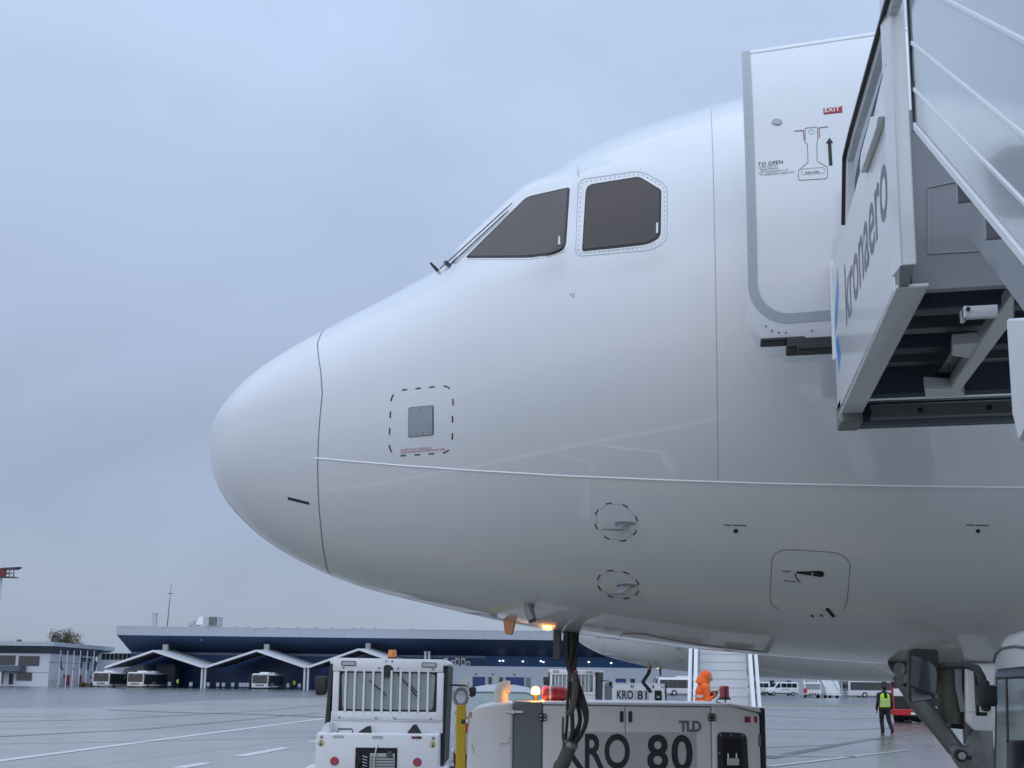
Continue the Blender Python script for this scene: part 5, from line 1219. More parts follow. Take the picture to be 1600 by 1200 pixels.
M_carp = mat('silver_car_paint', (.40, .43, .46), .3, metal=.3, coat=.5, var=.03)
car()
# ------------------------------------------------------------------ the second jet: the same parts, further off
jet2 = copy_tree(jet); jet2['label'] = 'second white passenger jet parked beyond, partly hidden by the near nose'
jet2.scale = (1.05,)*3
J2Y = 29.5
p = at_Y(941, 1021, J2Y)
jet2.location = (p.x-1.0*1.05, J2Y, 0)
for o in kids(jet2):
    if o.name.split('.')[0] in ('gear_leg', 'oleo', 'axle', 'wheel', 'drag_brace', 'joint_plate', 'gear_door', 'door_joint', 'retraction_jack', 'hydraulic_line', 'torque_link', 'door_stop', 'lamp_bracket', 'taxi_light', 'lamp_cable'): o.location.x -= .8
# its cable
cb2 = thing('power_cable', 'thin dark power cable hanging from the far jet to KRO 81', 'cable', at_Y(1013, 1040, J2Y))
for dx in (0, 2.2):
    b = MB(); b.tube(bez([at_Y(x+dx, y, J2Y) for x, y in ((1013, 1038), (1013, 1050), (1007, 1060), (1004, 1066), (1010, 1074), (1016, 1082))]), .035, 6); b.build('cable', M_rubber, cb2, True)
# ------------------------------------------------------------------ stairs standing at the far jet
fs = fthing('boarding_stairs', 'white boarding stairs with closed risers standing at the far jet', 'stairs', 1131, 22.5, 'boarding stairs', -YAW)
k = 22.5/1600/.9889; W2 = 79/2*k
NST = 15
for i in range(NST):
    b = MB(); b.box((-W2, .30*i, .22+.205*i), (W2, .30*i+.035, .22+.205*(i+1)-.012)); b.build('riser', M_stair, fs)
    b = MB(); b.box((-W2, .30*i-.01, .22+.205*(i+1)-.010), (W2, .30*(i+1), .22+.205*(i+1))); b.build('tread', M_alu, fs)
for s_ in (-1, 1):
    for a, c_, y0 in ((W2+.02, W2+.105, -.02), (W2+.15, W2+.235, .25)):
        b = MB(); y1 = .30*NST; z1 = .205*NST
        b.hexa([(s_*a, y0, .15), (s_*c_, y0, .15), (s_*c_, y1, .15+z1), (s_*a, y1, .15+z1), (s_*a, y0, 1.25), (s_*c_, y0, 1.25), (s_*c_, y1, 1.25+z1), (s_*a, y1, 1.25+z1)]); b.build('balustrade', M_stair, fs, bevel=.01)
        for z in (.5, .95):
            b = MB(); b.box((s_*(a+.03), y0-.012, z), (s_*(a+.05), y0, z+.07)); b.build('bolt', M_seal, fs)
b = MB(); b.box((-W2-.25, -.75, .12), (W2+.25, 4.4, .22)); b.build('chassis', M_dkgrey, fs)
b = MB(); b.box((-W2-.2, .30*NST, .22+.205*NST-.1), (W2+.2, .30*NST+1.2, .22+.205*NST)); b.build('platform', M_stair, fs)
for s_ in (-1, 1):
    for y in (.6, 3.8):
        b = MB(); b.cyl((s_*W2-.08, y, .16), (s_*W2+.08, y, .16), .16, 14); b.build('wheel', M_rubber, fs)
# ------------------------------------------------------------------ terminal building (its own x to the right, y away, seen at ~200 m)
TD = 204.
term = fthing('airport_terminal', 'long airport terminal with deep dark overhanging roof across the apron', 'terminal', 500, TD)
TB0 = ground(500, TD)
def tl(px, py, d):
    p = at_D(px, py, d)-TB0; return Vector((p.dot(RH), p.dot(FH), p.z))
def tx(px, d): return tl(px, hor(px), d).x
def tz(px, py, d): return tl(px, py, d).z
FX = lambda u, v, h: (u, h, v)
x0, x1 = tx(177, TD), tx(2050, TD)
zt, zf, zs = tz(300, 980, TD), tz(300, 993.5, TD), tz(300, 1019, 214)
dF, dS = 0., 11.
xs0 = tx(201, TD+dS)
# fascia in panels, with recessed joints
NP = 26; w = (x1-x0)/NP
for i in range(NP):
    b = MB(); b.box((x0+w*i+.02, dF, zf), (x0+w*(i+1)-.02, dF+.3, zt)); b.build('fascia_panel', M_fascia, term)
b = MB(); b.box((x0-.05, .1, zf+.02), (x1, 60, zt-.05)); b.build('roof', M_fascia, term)
b = MB(); b.box((x0-.03, -.05, zt), (x1, .5, zt+.12)); b.build('roof_coping', M_canopy, term)
b = MB(); b.hexa([(xs0, dS, zs), (x1, dS, zs), (x1, 58, zs), (xs0, 58, zs), (x0+.1, dF+.05, zf-.01), (x1, dF+.05, zf-.01), (x1, 59, zf-.01), (x0+.1, 59, zf-.01)])
b.build('soffit', M_soffit, term)
for px, py in ((315, 999), (397, 999), (482, 1000), (575, 1001), (677, 1002), (745, 1003)):
    p = tl(px, py, TD+2.5); b = MB(); b.box(p+Vector((-.25, -.2, -.2)), p+Vector((.25, .1, .2))); b.build('soffit_lamp', M_twall, term)
# glazed front: pale band, then dark panes between mullions
dG = 11.2
xg0, xg1 = tx(203, TD+dG), tx(1900, TD+dG)
zb1, zb0 = zs-.02, tz(500, 1026, TD+dG)
b = MB(); b.box((xg0, dG+.2, .0), (xg1, 50, zs-.03)); b.build('core', M_soffit, term)
NG = 52; w = (xg1-xg0)/NG
for i in range(NG):
    a, c = xg0+w*i+.06, xg0+w*(i+1)-.06
    b = MB(); b.box((a, dG, zb0+.05), (c, dG+.1, zb1)); b.build('pane', M_tglass2 if i < 17 else M_tglass, term)
    lo_ = 0.2 if xg0+w*i < tx(690, TD+dG) else tz(800, 1044, TD+dG)
    zz = [lo_]
    while zz[-1] < zb0-2.0: zz.append(zz[-1]+2.3)
    zz.append(zb0)
    for a0, a1 in zip(zz[:-1], zz[1:]):
        b = MB(); b.box((a, dG, a0+.05), (c, dG+.1, a1-.03)); b.build('pane', M_tglass, term)
b = MB()
for i in range(NG+1): b.box((xg0+w*i-.06, dG-.08, .0), (xg0+w*i+.06, dG+.15, zb1))
b.build('mullions', M_mull, term, kind='stuff')
for px, py in ((781, 1032.5), (786, 1032.5), (817, 1033.5), (845, 1033), (849, 1034.5), (920, 1034.5), (955, 1036)):
    p = tl(px, py, TD+dG-.3); b = MB(); b.box(p+Vector((-.2, -.1, -.13)), p+Vector((.2, .1, .13))); b.build('interior_lamp', M_wlamp, term)
# low block on the right
dW = 3.
zw = tz(760, 1041, TD+dW)
xw0, xw1 = tx(661, TD+dW), tx(1900, TD+dW)
NP = 62; w = (xw1-xw0)/NP
for i in range(NP):
    b = MB(); b.box((xw0+w*i+.015, dW, 0), (xw0+w*(i+1)-.015, dW+.25, zw)); b.build('wall_panel', M_twall, term)
b = MB(); b.box((xw0+.1, dW+.06, 0), (xw1, dW+8, zw-.05)); b.build('low_block', M_twall, term)
def opening(x_0, x_1, y0, m, nm, y1=None):
    a, c = tx(x_0, TD+dW), tx(x_1, TD+dW); mid = (x_0+x_1)/2
    zt_ = tz(mid, y0, TD+dW); zb_ = .05 if y1 is None else tz(mid, y1, TD+dW)
    fr = MB(); fr.box((a-.12, dW-.08, zb_), (c+.12, dW-.01, zt_+.14)); f_ = fr.build(nm+'_frame', M_twall, term)
    b = MB(); b.box((a, dW-.12, zb_), (c, dW-.085, zt_)); return b.build(nm, m, f_)
for a, c, m, nm, y1 in ((699, 706, M_vglass, 'window', 1075), (720, 738, M_ac, 'roller_door', None), (739, 758, M_bdoor, 'roller_door', None), (763, 768.5, M_vglass, 'window', 1071), (780, 786, M_vglass, 'window', 1071),
                     (790, 819, M_bdoor, 'roller_door', None), (822, 829, M_gpug, 'roller_door', None), (855, 880, M_bdoor, 'roller_door', None), (962, 978, M_bdoor, 'roller_door', None), (985, 992, M_vglass, 'window', 1072),
                     (1203, 1210, M_vglass, 'window', None), (1229, 1236, M_vglass, 'window', 1072), (1258, 1266, M_vglass, 'window', None), (1480, 1486, M_vglass, 'window', None), (1560, 1600, M_bdoor, 'roller_door', None)):
    opening(a, c, 1057.5+.012*(a-740), m, nm, y1)
for px in (744, 804, 770):
    p = tl(px, 1053+.012*(px-740), TD+dW-.2); b = MB(); b.box(p+Vector((-.15, 0, -.15)), p+Vector((.15, .15, .15))); b.build('door_lamp', M_dkgrey, term)
# roof plant
def tbox(name, a, c, y0, y1, d, dp, m, label, cat, group=None, parts=None, bevel=.05):
    base = Vector((tx((a+c)/2, d), d-TD, tz((a+c)/2, y1, d)))
    wp = TB0+RH*base.x+FH*base.y+Vector((0, 0, base.z))
    t = thing(name, label, cat, wp, YAW, group)
    w_ = tx(c, d)-tx(a, d); h = tz(a, y0, d)-tz(a, y1, d)
    b = MB(); b.box((-w_/2, 0, 0), (w_/2, dp, h)); b.build('casing', m, t, bevel=bevel)
    return t, w_, h
ch, w_, h = tbox('chimney', 231.5, 238, 957.5, 980, TD+12, .9, M_fascia, 'plain grey chimney on left end of terminal roof', 'chimney')
b = MB(); b.box((-w_/2-.06, -.06, h-.2), (w_/2+.06, .96, h+.0)); b.build('cap', M_ac, ch)
t, w_, h = tbox('ventilation_unit', 312, 337, 963, 978.5, TD+10, 3., M_ac, 'large ribbed ventilation unit with bright hood on terminal roof', 'ventilation unit')
for i in range(7):
    b = MB(); b.box((-w_/2+.3+(w_-.5)*(.35+.09*i), -.1, .15), (-w_/2+.3+(w_-.5)*(.35+.09*i)+.12, .0, h-.1)); b.build('rib', M_dkgrey, t)
b = MB(); b.hexa([(-w_/2-1.4, 0, .3), (-w_/2, 0, .3), (-w_/2, 2, .3), (-w_/2-1.4, 2, .3), (-w_/2-.9, .3, h-.1), (-w_/2, .3, h), (-w_/2, 2, h), (-w_/2-.9, 2, h-.1)]); b.build('hood', M_wpaint, t)
b = MB(); b.tube([(-w_/2-.6, .5, .5), (-w_/2-1.5, .5, .1), (-w_/2-3, .5, .15)], .28, 8); b.build('duct', M_ac, t)
b = MB(); b.box((-w_/2-3, 0, .1), (-w_/2-2, 1.5, 1.1)); b.build('fan_box', M_ac, t, bevel=.05)
mast = thing('roof_antenna', 'thin dark antenna mast with crossbar on terminal roof', 'antenna', TB0+RH*tx(256, TD+12)+FH*12+Vector((0, 0, zt-.1)), YAW)
H = tz(256, 910, TD+12)-zt; hc = tz(256, 926.5, TD+12)-zt
b = MB(); b.tube([(0, 0, 0), (.22, 0, H*.6), (.36, 0, H)], [.12, .08, .035], 6); b.build('pole', M_dkgrey, mast)
b = MB(); b.beam((-.35, 0, hc), (.9, 0, hc), .1, .12); b.build('crossbar', M_dkgrey, mast)
for i, px in enumerate((363, 384, 412, 431, 462, 490, 517, 550, 563, 583, 640)):
    p = TB0+RH*tx(px, TD+4)+FH*4+Vector((0, 0, zt-.05)); t = thing('roof_vent', ['small roof vent just right of the ribbed ventilation unit', 'second small roof vent right of the ventilation unit', 'third small roof vent right of the ventilation unit', 'fourth small roof vent right of the ventilation unit', 'fifth small roof vent right of the ventilation unit', 'small roof vent left of the tow tractor roof', 'small roof vent above left corner of the tow tractor cab', 'small roof vent left one of a close pair above the tractor', 'small roof vent right one of a close pair above the tractor', 'small roof vent just left of the amber beacon line', 'rightmost small roof vent under the jet nose'][i], 'vent', p, YAW, 'vent stubs along the terminal roof')
    b = MB(); b.cyl((0, 0, 0), (0, 0, .35), .16, 8); b.build('stub', M_ac, t); b = MB(); b.cyl((0, 0, .35), (0, 0, .47), .28, 8); b.build('cowl', M_dkgrey, t)
AC_L = ['leftmost tall grey air conditioner above the blue doors', 'low grey air conditioner second from left above the blue doors', 'tall grey air conditioner in the middle of its row', 'tall grey air conditioner second from right in its row', 'lowest rightmost grey air conditioner of its row']
for i, (px, y0, y1) in enumerate(((696, 1028, 1041), (707, 1031, 1041), (714, 1028, 1041), (723, 1028, 1041), (731, 1033, 1042))):
    t, w_, h = tbox('air_conditioner', px-3.4, px+3.4, y0, y1+.4, TD+dW+1.5, 1., M_ac, AC_L[i], 'air conditioner', 'air conditioners on the low block')
    b = MB(); b.box((-w_*.32, -.05, h*.25), (w_*.32, 0, h*.8)); b.build('grille', M_dkgrey, t)
for px, lb in ((663.5, 'left one of two pale vent pipes behind the tractor roof'), (669.5, 'right one of two pale vent pipes behind the tractor roof')):
    t = thing('roof_pipe', lb, 'pipe', TB0+RH*tx(px, TD+dW+2)+FH*(dW+2)+Vector((0, 0, zw-.05)), YAW, 'pale vent pipes')
    h = tz(px, 1018, TD+dW+2)-zw; b = MB(); b.cyl((0, 0, 0), (0, 0, h), .26, 10); b.build('pipe', M_wpaint, t); b = MB(); b.cyl((0, 0, h), (0, 0, h+.12), .36, 10); b.build('flange', M_ac, t)
# link block between the terminal and the office
b = MB(); b.box((tx(150, TD+14), 14, .0), (tx(205, TD+14), 24, tz(170, 1020, TD+14))); lk = b.build('link_block', M_oldwall, term)
for i in range(7):
    a = 157+6.6*i; b = MB(); b.box((tx(a, TD+14), 13.9, tz(a, 1030.5, TD+14)), (tx(a+5.6, TD+14), 13.99, tz(a, 1021, TD+14))); b.build('link_window', M_vglass, lk)
# folded canopies over the gates
def canopy(l, p, r, back, label, cols):
    d0, d1 = TD-7., TD+9.; bx = ground(p[0], d0)
    t = thing('gate_canopy', label, 'canopy', bx, YAW, 'folded canopies over the gates')
    def q(a, d):
        v = at_D(a[0], a[1], d)-bx; return Vector((v.dot(RH), v.dot(FH), v.z))
    L_, P_, R_ = q(l, d0), q(p, d0), q(r, d0)
    sh = Vector((q((p[0]+back, hor(p[0]+back)), d1).x-P_.x, d1-d0, .55))
    th = Vector((0, 0, -.22))
    for nm, A, B_ in (('roof_slope', L_, P_), ('roof_slope', P_, R_)):
        b = MB(); b.hexa([A+th, B_+th, B_+sh+th, A+sh+th, A, B_, B_+sh, A+sh]); s_ = b.build(nm, M_canopy, t)
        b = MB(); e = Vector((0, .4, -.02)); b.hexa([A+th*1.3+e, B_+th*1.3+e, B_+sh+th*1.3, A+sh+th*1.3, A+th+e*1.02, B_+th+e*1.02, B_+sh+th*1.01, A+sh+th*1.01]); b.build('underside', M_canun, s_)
        for i in range(1, 4):
            u = A+(B_-A)*0; b = MB(); o_ = sh*(i/4)+Vector((0, 0, .03)); b.beam(A+o_, B_+o_, .12, .08); b.build('seam_rib', M_fascia, s_)
        b = MB(); b.beam(A+Vector((0, -.05, -.12)), B_+Vector((0, -.05, -.12)), .1, .40); b.build('edge_beam', M_wpaint, s_)
    for cx in cols:
        v = q((cx, 1042), d0+.5); b = MB(); b.box((v.x-.18, .3, 0), (v.x+.18, .7, min(L_.z, R_.z)-.1)); b.build('column', M_canopy, t)
    if True:
        b = MB(); v = P_+sh*.6; b.box(v+Vector((-.8, -.3, .0)), v+Vector((.2, .6, 1.1))); b.build('lamp_box', M_ac, t)
canopy((164, 1042), (240, 1016), (318, 1041.5), 31, 'folded white gate canopy nearest the office building', (316.5, 321.5))
canopy((320, 1042), (401, 1015.5), (478, 1042), 27, 'folded white gate canopy in the middle of the row', (476.5, 482))
canopy((480, 1042), (561, 1013.5), (640, 1041), 25, 'folded white gate canopy partly behind the tow tractor', (637, 642))
kiosk = fthing('white_shed', 'plain white shed with low annex standing under the left canopy', 'shed', 208, TD+4)
b = MB(); b.hexa([(-2.1, 0, 0), (2.1, 0, 0), (2.1, 5, 0), (-2.1, 5, 0), (-2.1, 0, 3.6), (2.1, 0, 4.5), (2.1, 5, 4.5), (-2.1, 5, 3.6)]); b.build('wall', M_oldwall, kiosk)
b = MB(); b.box((2.15, .5, 0), (4.2, 4, 2.9)); b.build('annex', M_oldwall, kiosk); b = MB(); b.box((4.3, .6, 0), (8.1, 4, 4.6)); b.build('grey_cabin', M_mull, kiosk)
# white stands, rope posts by the gates
for i, (px, y0) in enumerate(((265, 1064), (298.5, 1063.5), (325.5, 1064), (340.5, 1063.5), (349.5, 1063), (364, 1063.5), (376, 1064), (381.5, 1064), (387, 1064), (450, 1065), (468, 1063.5), (497, 1064))):
    t = fthing('white_stand', ['first small white stand left of the far yellow vest person', 'second small white stand from the left by the gates', 'small white stand just right of the left canopy column pair', 'small white stand fourth from left by the gates', 'small white stand fifth from left by the gates', 'small white stand sixth from left by the gates', 'leftmost of three close white stands left of the lone bus', 'middle of three close white stands left of the lone bus', 'white stand touching the lone apron bus on its left', 'small white stand right behind the lone apron bus', 'small white stand right of the far yellow vest person', 'rightmost small white stand beside the tow tractor mirror'][i], 'stand', px, TD-3, 'white stands by the gates')
    b = MB(); b.box((-.3, 0, .35), (.3, .12, 1.1)); b.build('board', M_oldwall, t); b = MB(); b.box((-.28, -.1, 0), (.28, .25, .33)); b.build('base', M_bdoor, t)

# ------------------------------------------------------------------ office building on the left
M_soffit2 = mat('office_soffit', (.10, .125, .16), .6, var=.05, vscale=.4); M_flag = mat('flag_cloth', (.03, .04, .07), .8)
OD = 196.
ob = fthing('office_building', 'white two storey office building with flat grey roof at left edge', 'building', 20, OD)
OB = ground(20, OD)
def ol(px, py, d):
    p = at_D(px, py, d)-OB; return Vector((p.dot(RH), p.dot(FH), p.z))
ox = lambda px, d=OD: ol(px, hor(px), d).x
oz = lambda py, px=40, d=OD: ol(px, py, d).z
xl, xr = ox(-190), ox(75.5)
dB = OD*(800-75.5)/(800-148)-OD
b = MB(); b.box((xl, 0, 0), (xr, dB, oz(1020))); wl = b.build('wall', M_oldwall, ob)
ro = [ox(-190), ox(88)]; zr1, zr0 = oz(1003), oz(1009.5)
b = MB(); b.box((ro[0], -2.2, zr0), (ro[1], dB+6, zr1)); rf_ = b.build('roof', M_fascia, ob)
b = MB(); b.hexa([(xl, -.01, oz(1021)), (xr, -.01, oz(1021)), (xr, dB+.5, oz(1021)), (xl, dB+.5, oz(1021)), (ro[0], -2.1, zr0-.01), (ro[1]-.05, -2.1, zr0-.01), (ro[1]-.05, dB+5.9, zr0-.01), (ro[0], dB+5.9, zr0-.01)]); b.build('soffit', M_soffit2, ob)
def owin(x_0, x_1, y0, y1, n):
    a, c, z1, z0 = ox(x_0), ox(x_1), oz(y0), oz(y1)
    b = MB(); b.box((a-.08, -.06, z0-.08), (c+.08, -.01, z1+.08)); fr = b.build('window_frame', M_mull, ob)
    w_ = (c-a)/n
    for i in range(n): b = MB(); b.box((a+w_*i+.06, -.09, z0), (a+w_*(i+1)-.06, -.061, z1)); b.build('pane', M_vglass, fr)
owin(-32, 21.5, 1025, 1039, 8); owin(27.5, 59, 1025.5, 1040, 5); owin(26.5, 49.5, 1051, 1063, 4); owin(-90, -40, 1025, 1039, 8); owin(15, 21, 1053, 1069, 1); owin(-8, 5, 1052, 1068, 2)
b = MB(); pc = rounded([(ox(-60), -2.5), (ox(40), -2.5), (ox(40), -.02), (ox(-60), -.02)], [0, 2, 0, 0], 6); b.prism(pc, lambda u, v, h: (u, v, h), oz(1049), oz(1040.5)); b.build('entrance_canopy', M_soffit2, ob)
b = MB(); b.box((ox(7), -2.2, 0), (ox(10.5), -1.8, oz(1049))); b.build('column', M_oldwall, ob)
b = MB(); b.box((xl, -.05, oz(1051.0)), (xr+.05, .0, oz(1050.4))); b.build('string_course', M_mull, ob)
# its right flank
def fw(px, py):                      # point on the flank wall x = xr
    r = ray(px, py); e = EYE-OB; ex = e.dot(RH); rx = r.dot(RH); s_ = (xr-ex)/rx; p = e+r*s_
    return p.dot(FH), p.z
def flank(x_0, x_1, y0, y1, m, nm, o_=.06):
    a, z1 = fw(x_0, y0); c, _ = fw(x_1, y0); _, z0 = fw(x_0, y1)
    b = MB(); b.box((xr+.005, a, max(0, z0)), (xr+o_, c, z1)); return b.build(nm, m, ob)
flank(98.5, 109, 1054.5, 1071, M_rdoor, 'red_door'); flank(122, 128, 1055, 1071, M_rdoor, 'red_door')
flank(95.5, 98.5, 1043.5, 1046.5, M_seal, 'wall_vent'); flank(112.5, 115.5, 1043.5, 1046.5, M_seal, 'wall_vent')
flank(128, 143, 1028, 1034, M_vglass, 'window'); flank(79, 87, 1050, 1064, M_oldwall, 'side_door', .12); flank(90, 95, 1058.5, 1071, M_ac, 'cabinet', .8)
flank(76, 147, 1034.3, 1035, M_mull, 'string_course', .05)
for px, hh in ((18, .5), (76, .9)):
    b = MB(); b.box((ox(px)-.3, 1.5, zr1), (ox(px)+.3, 2.2, zr1+hh)); b.build('roof_vent', M_dkgrey, ob)
for i, px in enumerate((92, 103, 113, 123.3, 134, 144.5)):
    t = fthing('flagpole', ['leftmost flagpole with dark flag at the office corner', 'bare second flagpole from left above the red double door', 'bare third flagpole from left between the red doors', 'fourth flagpole from left with drooping dark flag', 'fifth flagpole from left with drooping dark flag', 'rightmost flagpole with dark flag beside the first bus'][i], 'flagpole', px, OD-1.5+.8*i, 'flagpoles beside the office')
    h = 1.7+(hor(px)-1017)/1600*(OD)*1.0; b = MB(); b.tube([(0, 0, 0), (0, 0, h)], [.11, .06], 8); b.build('pole', M_oldwall, t)
    if i in (0, 3, 4, 5):
        b = MB(); z1 = h-.9-.4*(i % 3); b.hexa([(.05, -.04, z1-2.3), (.35, -.1, z1-2.5), (.4, .1, z1-2.5), (.05, .04, z1-2.3), (.05, -.04, z1), (.22+.1*i, -.04, z1-.5), (.22+.1*i, .04, z1-.5), (.05, .04, z1)]); b.build('flag', M_flag, t)
hedge = fthing('shrub', 'low dark shrub at the foot of the office flank', 'shrub', 139, OD-2)
random.seed(5); b = MB()
for i in range(40): b.ball((random.uniform(-1.6, 1.6), random.uniform(-.4, .4), random.uniform(.1, .75)), random.uniform(.12, .3), 6, 4)
b.build('foliage', M_leaf, hedge)

# tree behind the office roof: trunk, limbs, many small leaf clumps
tr = fthing('autumn_tree', 'autumn tree rising behind the office building roof', 'tree', 95, 236)
b = MB(); b.tube([(0, 0, 0), (.1, 0, 3), (-.1, 0, 7.5)], [.3, .22, .12], 8)
random.seed(9); limbs = []
for i in range(11):
    a = random.uniform(0, 6.28); h0 = random.uniform(4.5, 7.3); e = Vector((math.cos(a)*random.uniform(1.5, 3.8), math.sin(a)*1.8, random.uniform(8.6, 12.2)))
    b.tube([(0, 0, h0), (e.x*.5, e.y*.5, (h0+e.z)/2+.3), tuple(e)], [.1, .06, .02], 5); limbs.append(e)
b.build('trunk', M_bark, tr)
bl = MB(); ms = []
for i in range(6500):
    e = random.choice(limbs); c = e*random.uniform(.75, 1.02)+Vector((random.gauss(0, .62), random.gauss(0, .6), random.gauss(0, .55)))
    if c.z > 13.0 or c.z < 5: continue
    s_ = random.uniform(.10, .22); a = Vector((random.gauss(0, 1), random.gauss(0, 1), random.gauss(0, 1))).normalized(); u = a.orthogonal().normalized(); w_ = a.cross(u)
    bl.cur = 1 if (c.x > 2.3 and random.random() < .8) or random.random() < .12 else 0
    bl.add([c+u*s_, c+w_*s_*.5, c-u*s_, c-w_*s_*.5], [(0, 1, 2, 3)])
bl.build('crown', [M_leaf, M_leaf2], tr, smooth=0)
tr2 = fthing('bare_tree', 'faint bare tree top far behind office roof at left', 'tree', 8, 330)
b = MB(); random.seed(4); b.tube([(0, 0, 0), (0, 0, 11)], [.3, .1], 6)
for i in range(26):
    h0 = random.uniform(7, 12); b.tube([(0, 0, min(h0, 11)), (random.uniform(-2.2, 2.2), random.uniform(-1, 1), h0+random.uniform(1, 3.5))], [.07, .02], 4)
b.build('trunk', M_bark, tr2)
# lattice lighting tower at the left edge
M_rust = mat('faded_dark_red', (.16, .03, .03), .6)
tw = fthing('lighting_tower', 'red and white lighting tower top at the left picture edge', 'tower', -11, 250)
k = 250/1600/.9889
zz = lambda py: 1.7+(hor(0)-py)*k
b = MB(); b.tube([(-.6, 0, 0), (-.3, 0, zz(905))], [.75, .5], 10); b.build('shaft', M_oldwall, tw)
b = MB(); b.box((-2.2, -1, zz(904)), (1.2, 1, zz(893))); cg = b.build('red_cabin', M_rust, tw)
for z in (905.5, 892.5): b = MB(); b.box((-2.4, -1.1, zz(z)), (3.6, 1.1, zz(z-1.3))); b.build('deck', M_dkgrey, tw)
b = MB()
for x in (1.3, 2.3, 3.4):
    b = MB(); b.box((x-.07, -1, zz(905)), (x+.07, -.85, zz(893))); b.build('post', M_rust, tw)
b = MB(); b.box((1.3, -1, zz(899.5)), (3.4, -.86, zz(898.5))); b.build('rail', M_rust, tw)
for x in (1.5, 2.5):
    for z0, z1 in ((904.6, 900), (898, 894)): b = MB(); b.box((x, -.8, zz(z0)), (x+.75, -.6, zz(z1))); b.build('floodlight', M_wpaint, tw, bevel=.03)
b = MB(); b.hexa([(.6, -1, zz(892)), (3.6, -1, zz(892)), (3.6, 1, zz(892)), (.6, 1, zz(892)), (.7, -1, zz(890.5)), (4.6, -1, zz(889)), (4.6, 1, zz(889)), (.7, 1, zz(890.5))]); b.build('antenna_panel', M_dkgrey, tw)
for x in (-.8, .1): b = MB(); b.cyl((x, 0, zz(891)), (x, 0, zz(881)), .05, 6); b.build('whip', M_ac, tw)
# ------------------------------------------------------------------ airport buses
def apron_bus(px, d, rot, label, zlo=.62):
    """low wide bus, front towards -y"""
    t = fthing('apron_bus', label, 'bus', px, d, 'apron buses', rot)
    W, Ln, H = 1.5, 13.2, 2.85
    f = lambda u, v, h: (u, h, v)
    b = MB(); b.prism([(-W, .3), (-W, H-.25), (-W+.2, H), (W-.2, H), (W, H-.25), (W, .3)], f, 0, Ln); b.build('body', M_wpaint, t, bevel=.08, seg=2)
    b = MB(); b.prism(rounded([(-W+.14, 1.05), (-W+.14, H-.25), (W-.14, H-.25), (W-.14, 1.05)], .18, 4), f, -.05, .0); b.build('windscreen', M_vglass, t)
    b = MB(); b.box((-.35, -.07, H-.48), (.35, -.051, H-.33)); b.build('destination_sign', M_gpug, t)
    for s_ in (-1, 1):
        ws = [(.35+1.42*i, 1.65+1.42*i) for i in range(9)]
        for y0, y1 in ws:
            b = MB(); b.box((s_*W, y0-.02, zlo), (s_*(W+.03), y1+.08, H-.35)); b.build('side_window', M_vglass, t)
        for y in (2.6, 10.2):
            b = MB(); b.cyl((s_*(W-.25), y, .45), (s_*(W+.04), y, .45), .45, 16); wh = b.build('wheel', M_rubber, t)
            b = MB(); b.cyl((s_*(W+.03), y, .45), (s_*(W+.06), y, .45), .24, 10); b.build('hub', M_alu, wh)
        b = MB(); b.tube([(s_*(W-.1), .1, H-.1), (s_*(W+.3), -.25, H-.3), (s_*(W+.32), -.28, H-.8)], .06, 6); b.box((s_*(W+.22), -.34, H-1.35), (s_*(W+.42), -.22, H-.8)); b.build('mirror', M_bplast, t)
        b = MB(); b.box((s_*1.0, -.06, .52), (s_*1.38, .0, .78)); b.build('headlight', M_refl, t, bevel=.02)
    b = MB(); b.box((-.75, -.03, .55), (.75, .0, .85)); b.build('front_grille', M_gpug, t)
    for y in (3.2, 8.): b = MB(); b.box((-.9, y, H), (.9, y+2.6, H+.28)); b.build('roof_unit', M_wpaint, t, bevel=.06)
    b = MB(); b.box((-W+.05, .1, .18), (W-.05, Ln-.1, .32)); b.build('chassis', M_dkgrey, t)
    return t
B0 = apron_bus(158, 191, 0, 'white apron bus parked leftmost beside the office building')
def bus_at(px, d, rot, label):
    o = copy_tree(B0); o.location = ground(px, d); o.rotation_euler = (0, 0, YAW+rot); o['label'] = label; return o
bus_at(211.5, 191, 0, 'white apron bus parked under the left end of the canopies')
bus_at(406, 191, 0, 'white apron bus parked alone under the middle canopy')
B1 = apron_bus(1026, 168, R(-90), 'white bus seen from its side between KRO 81 and far stairs', 1.2)
b4 = copy_tree(B1); b4.location = ground(1321, 170); b4.rotation_euler = (0, 0, YAW+R(-90)); b4['label'] = 'white bus side on to the right of the parked mobile stairs'

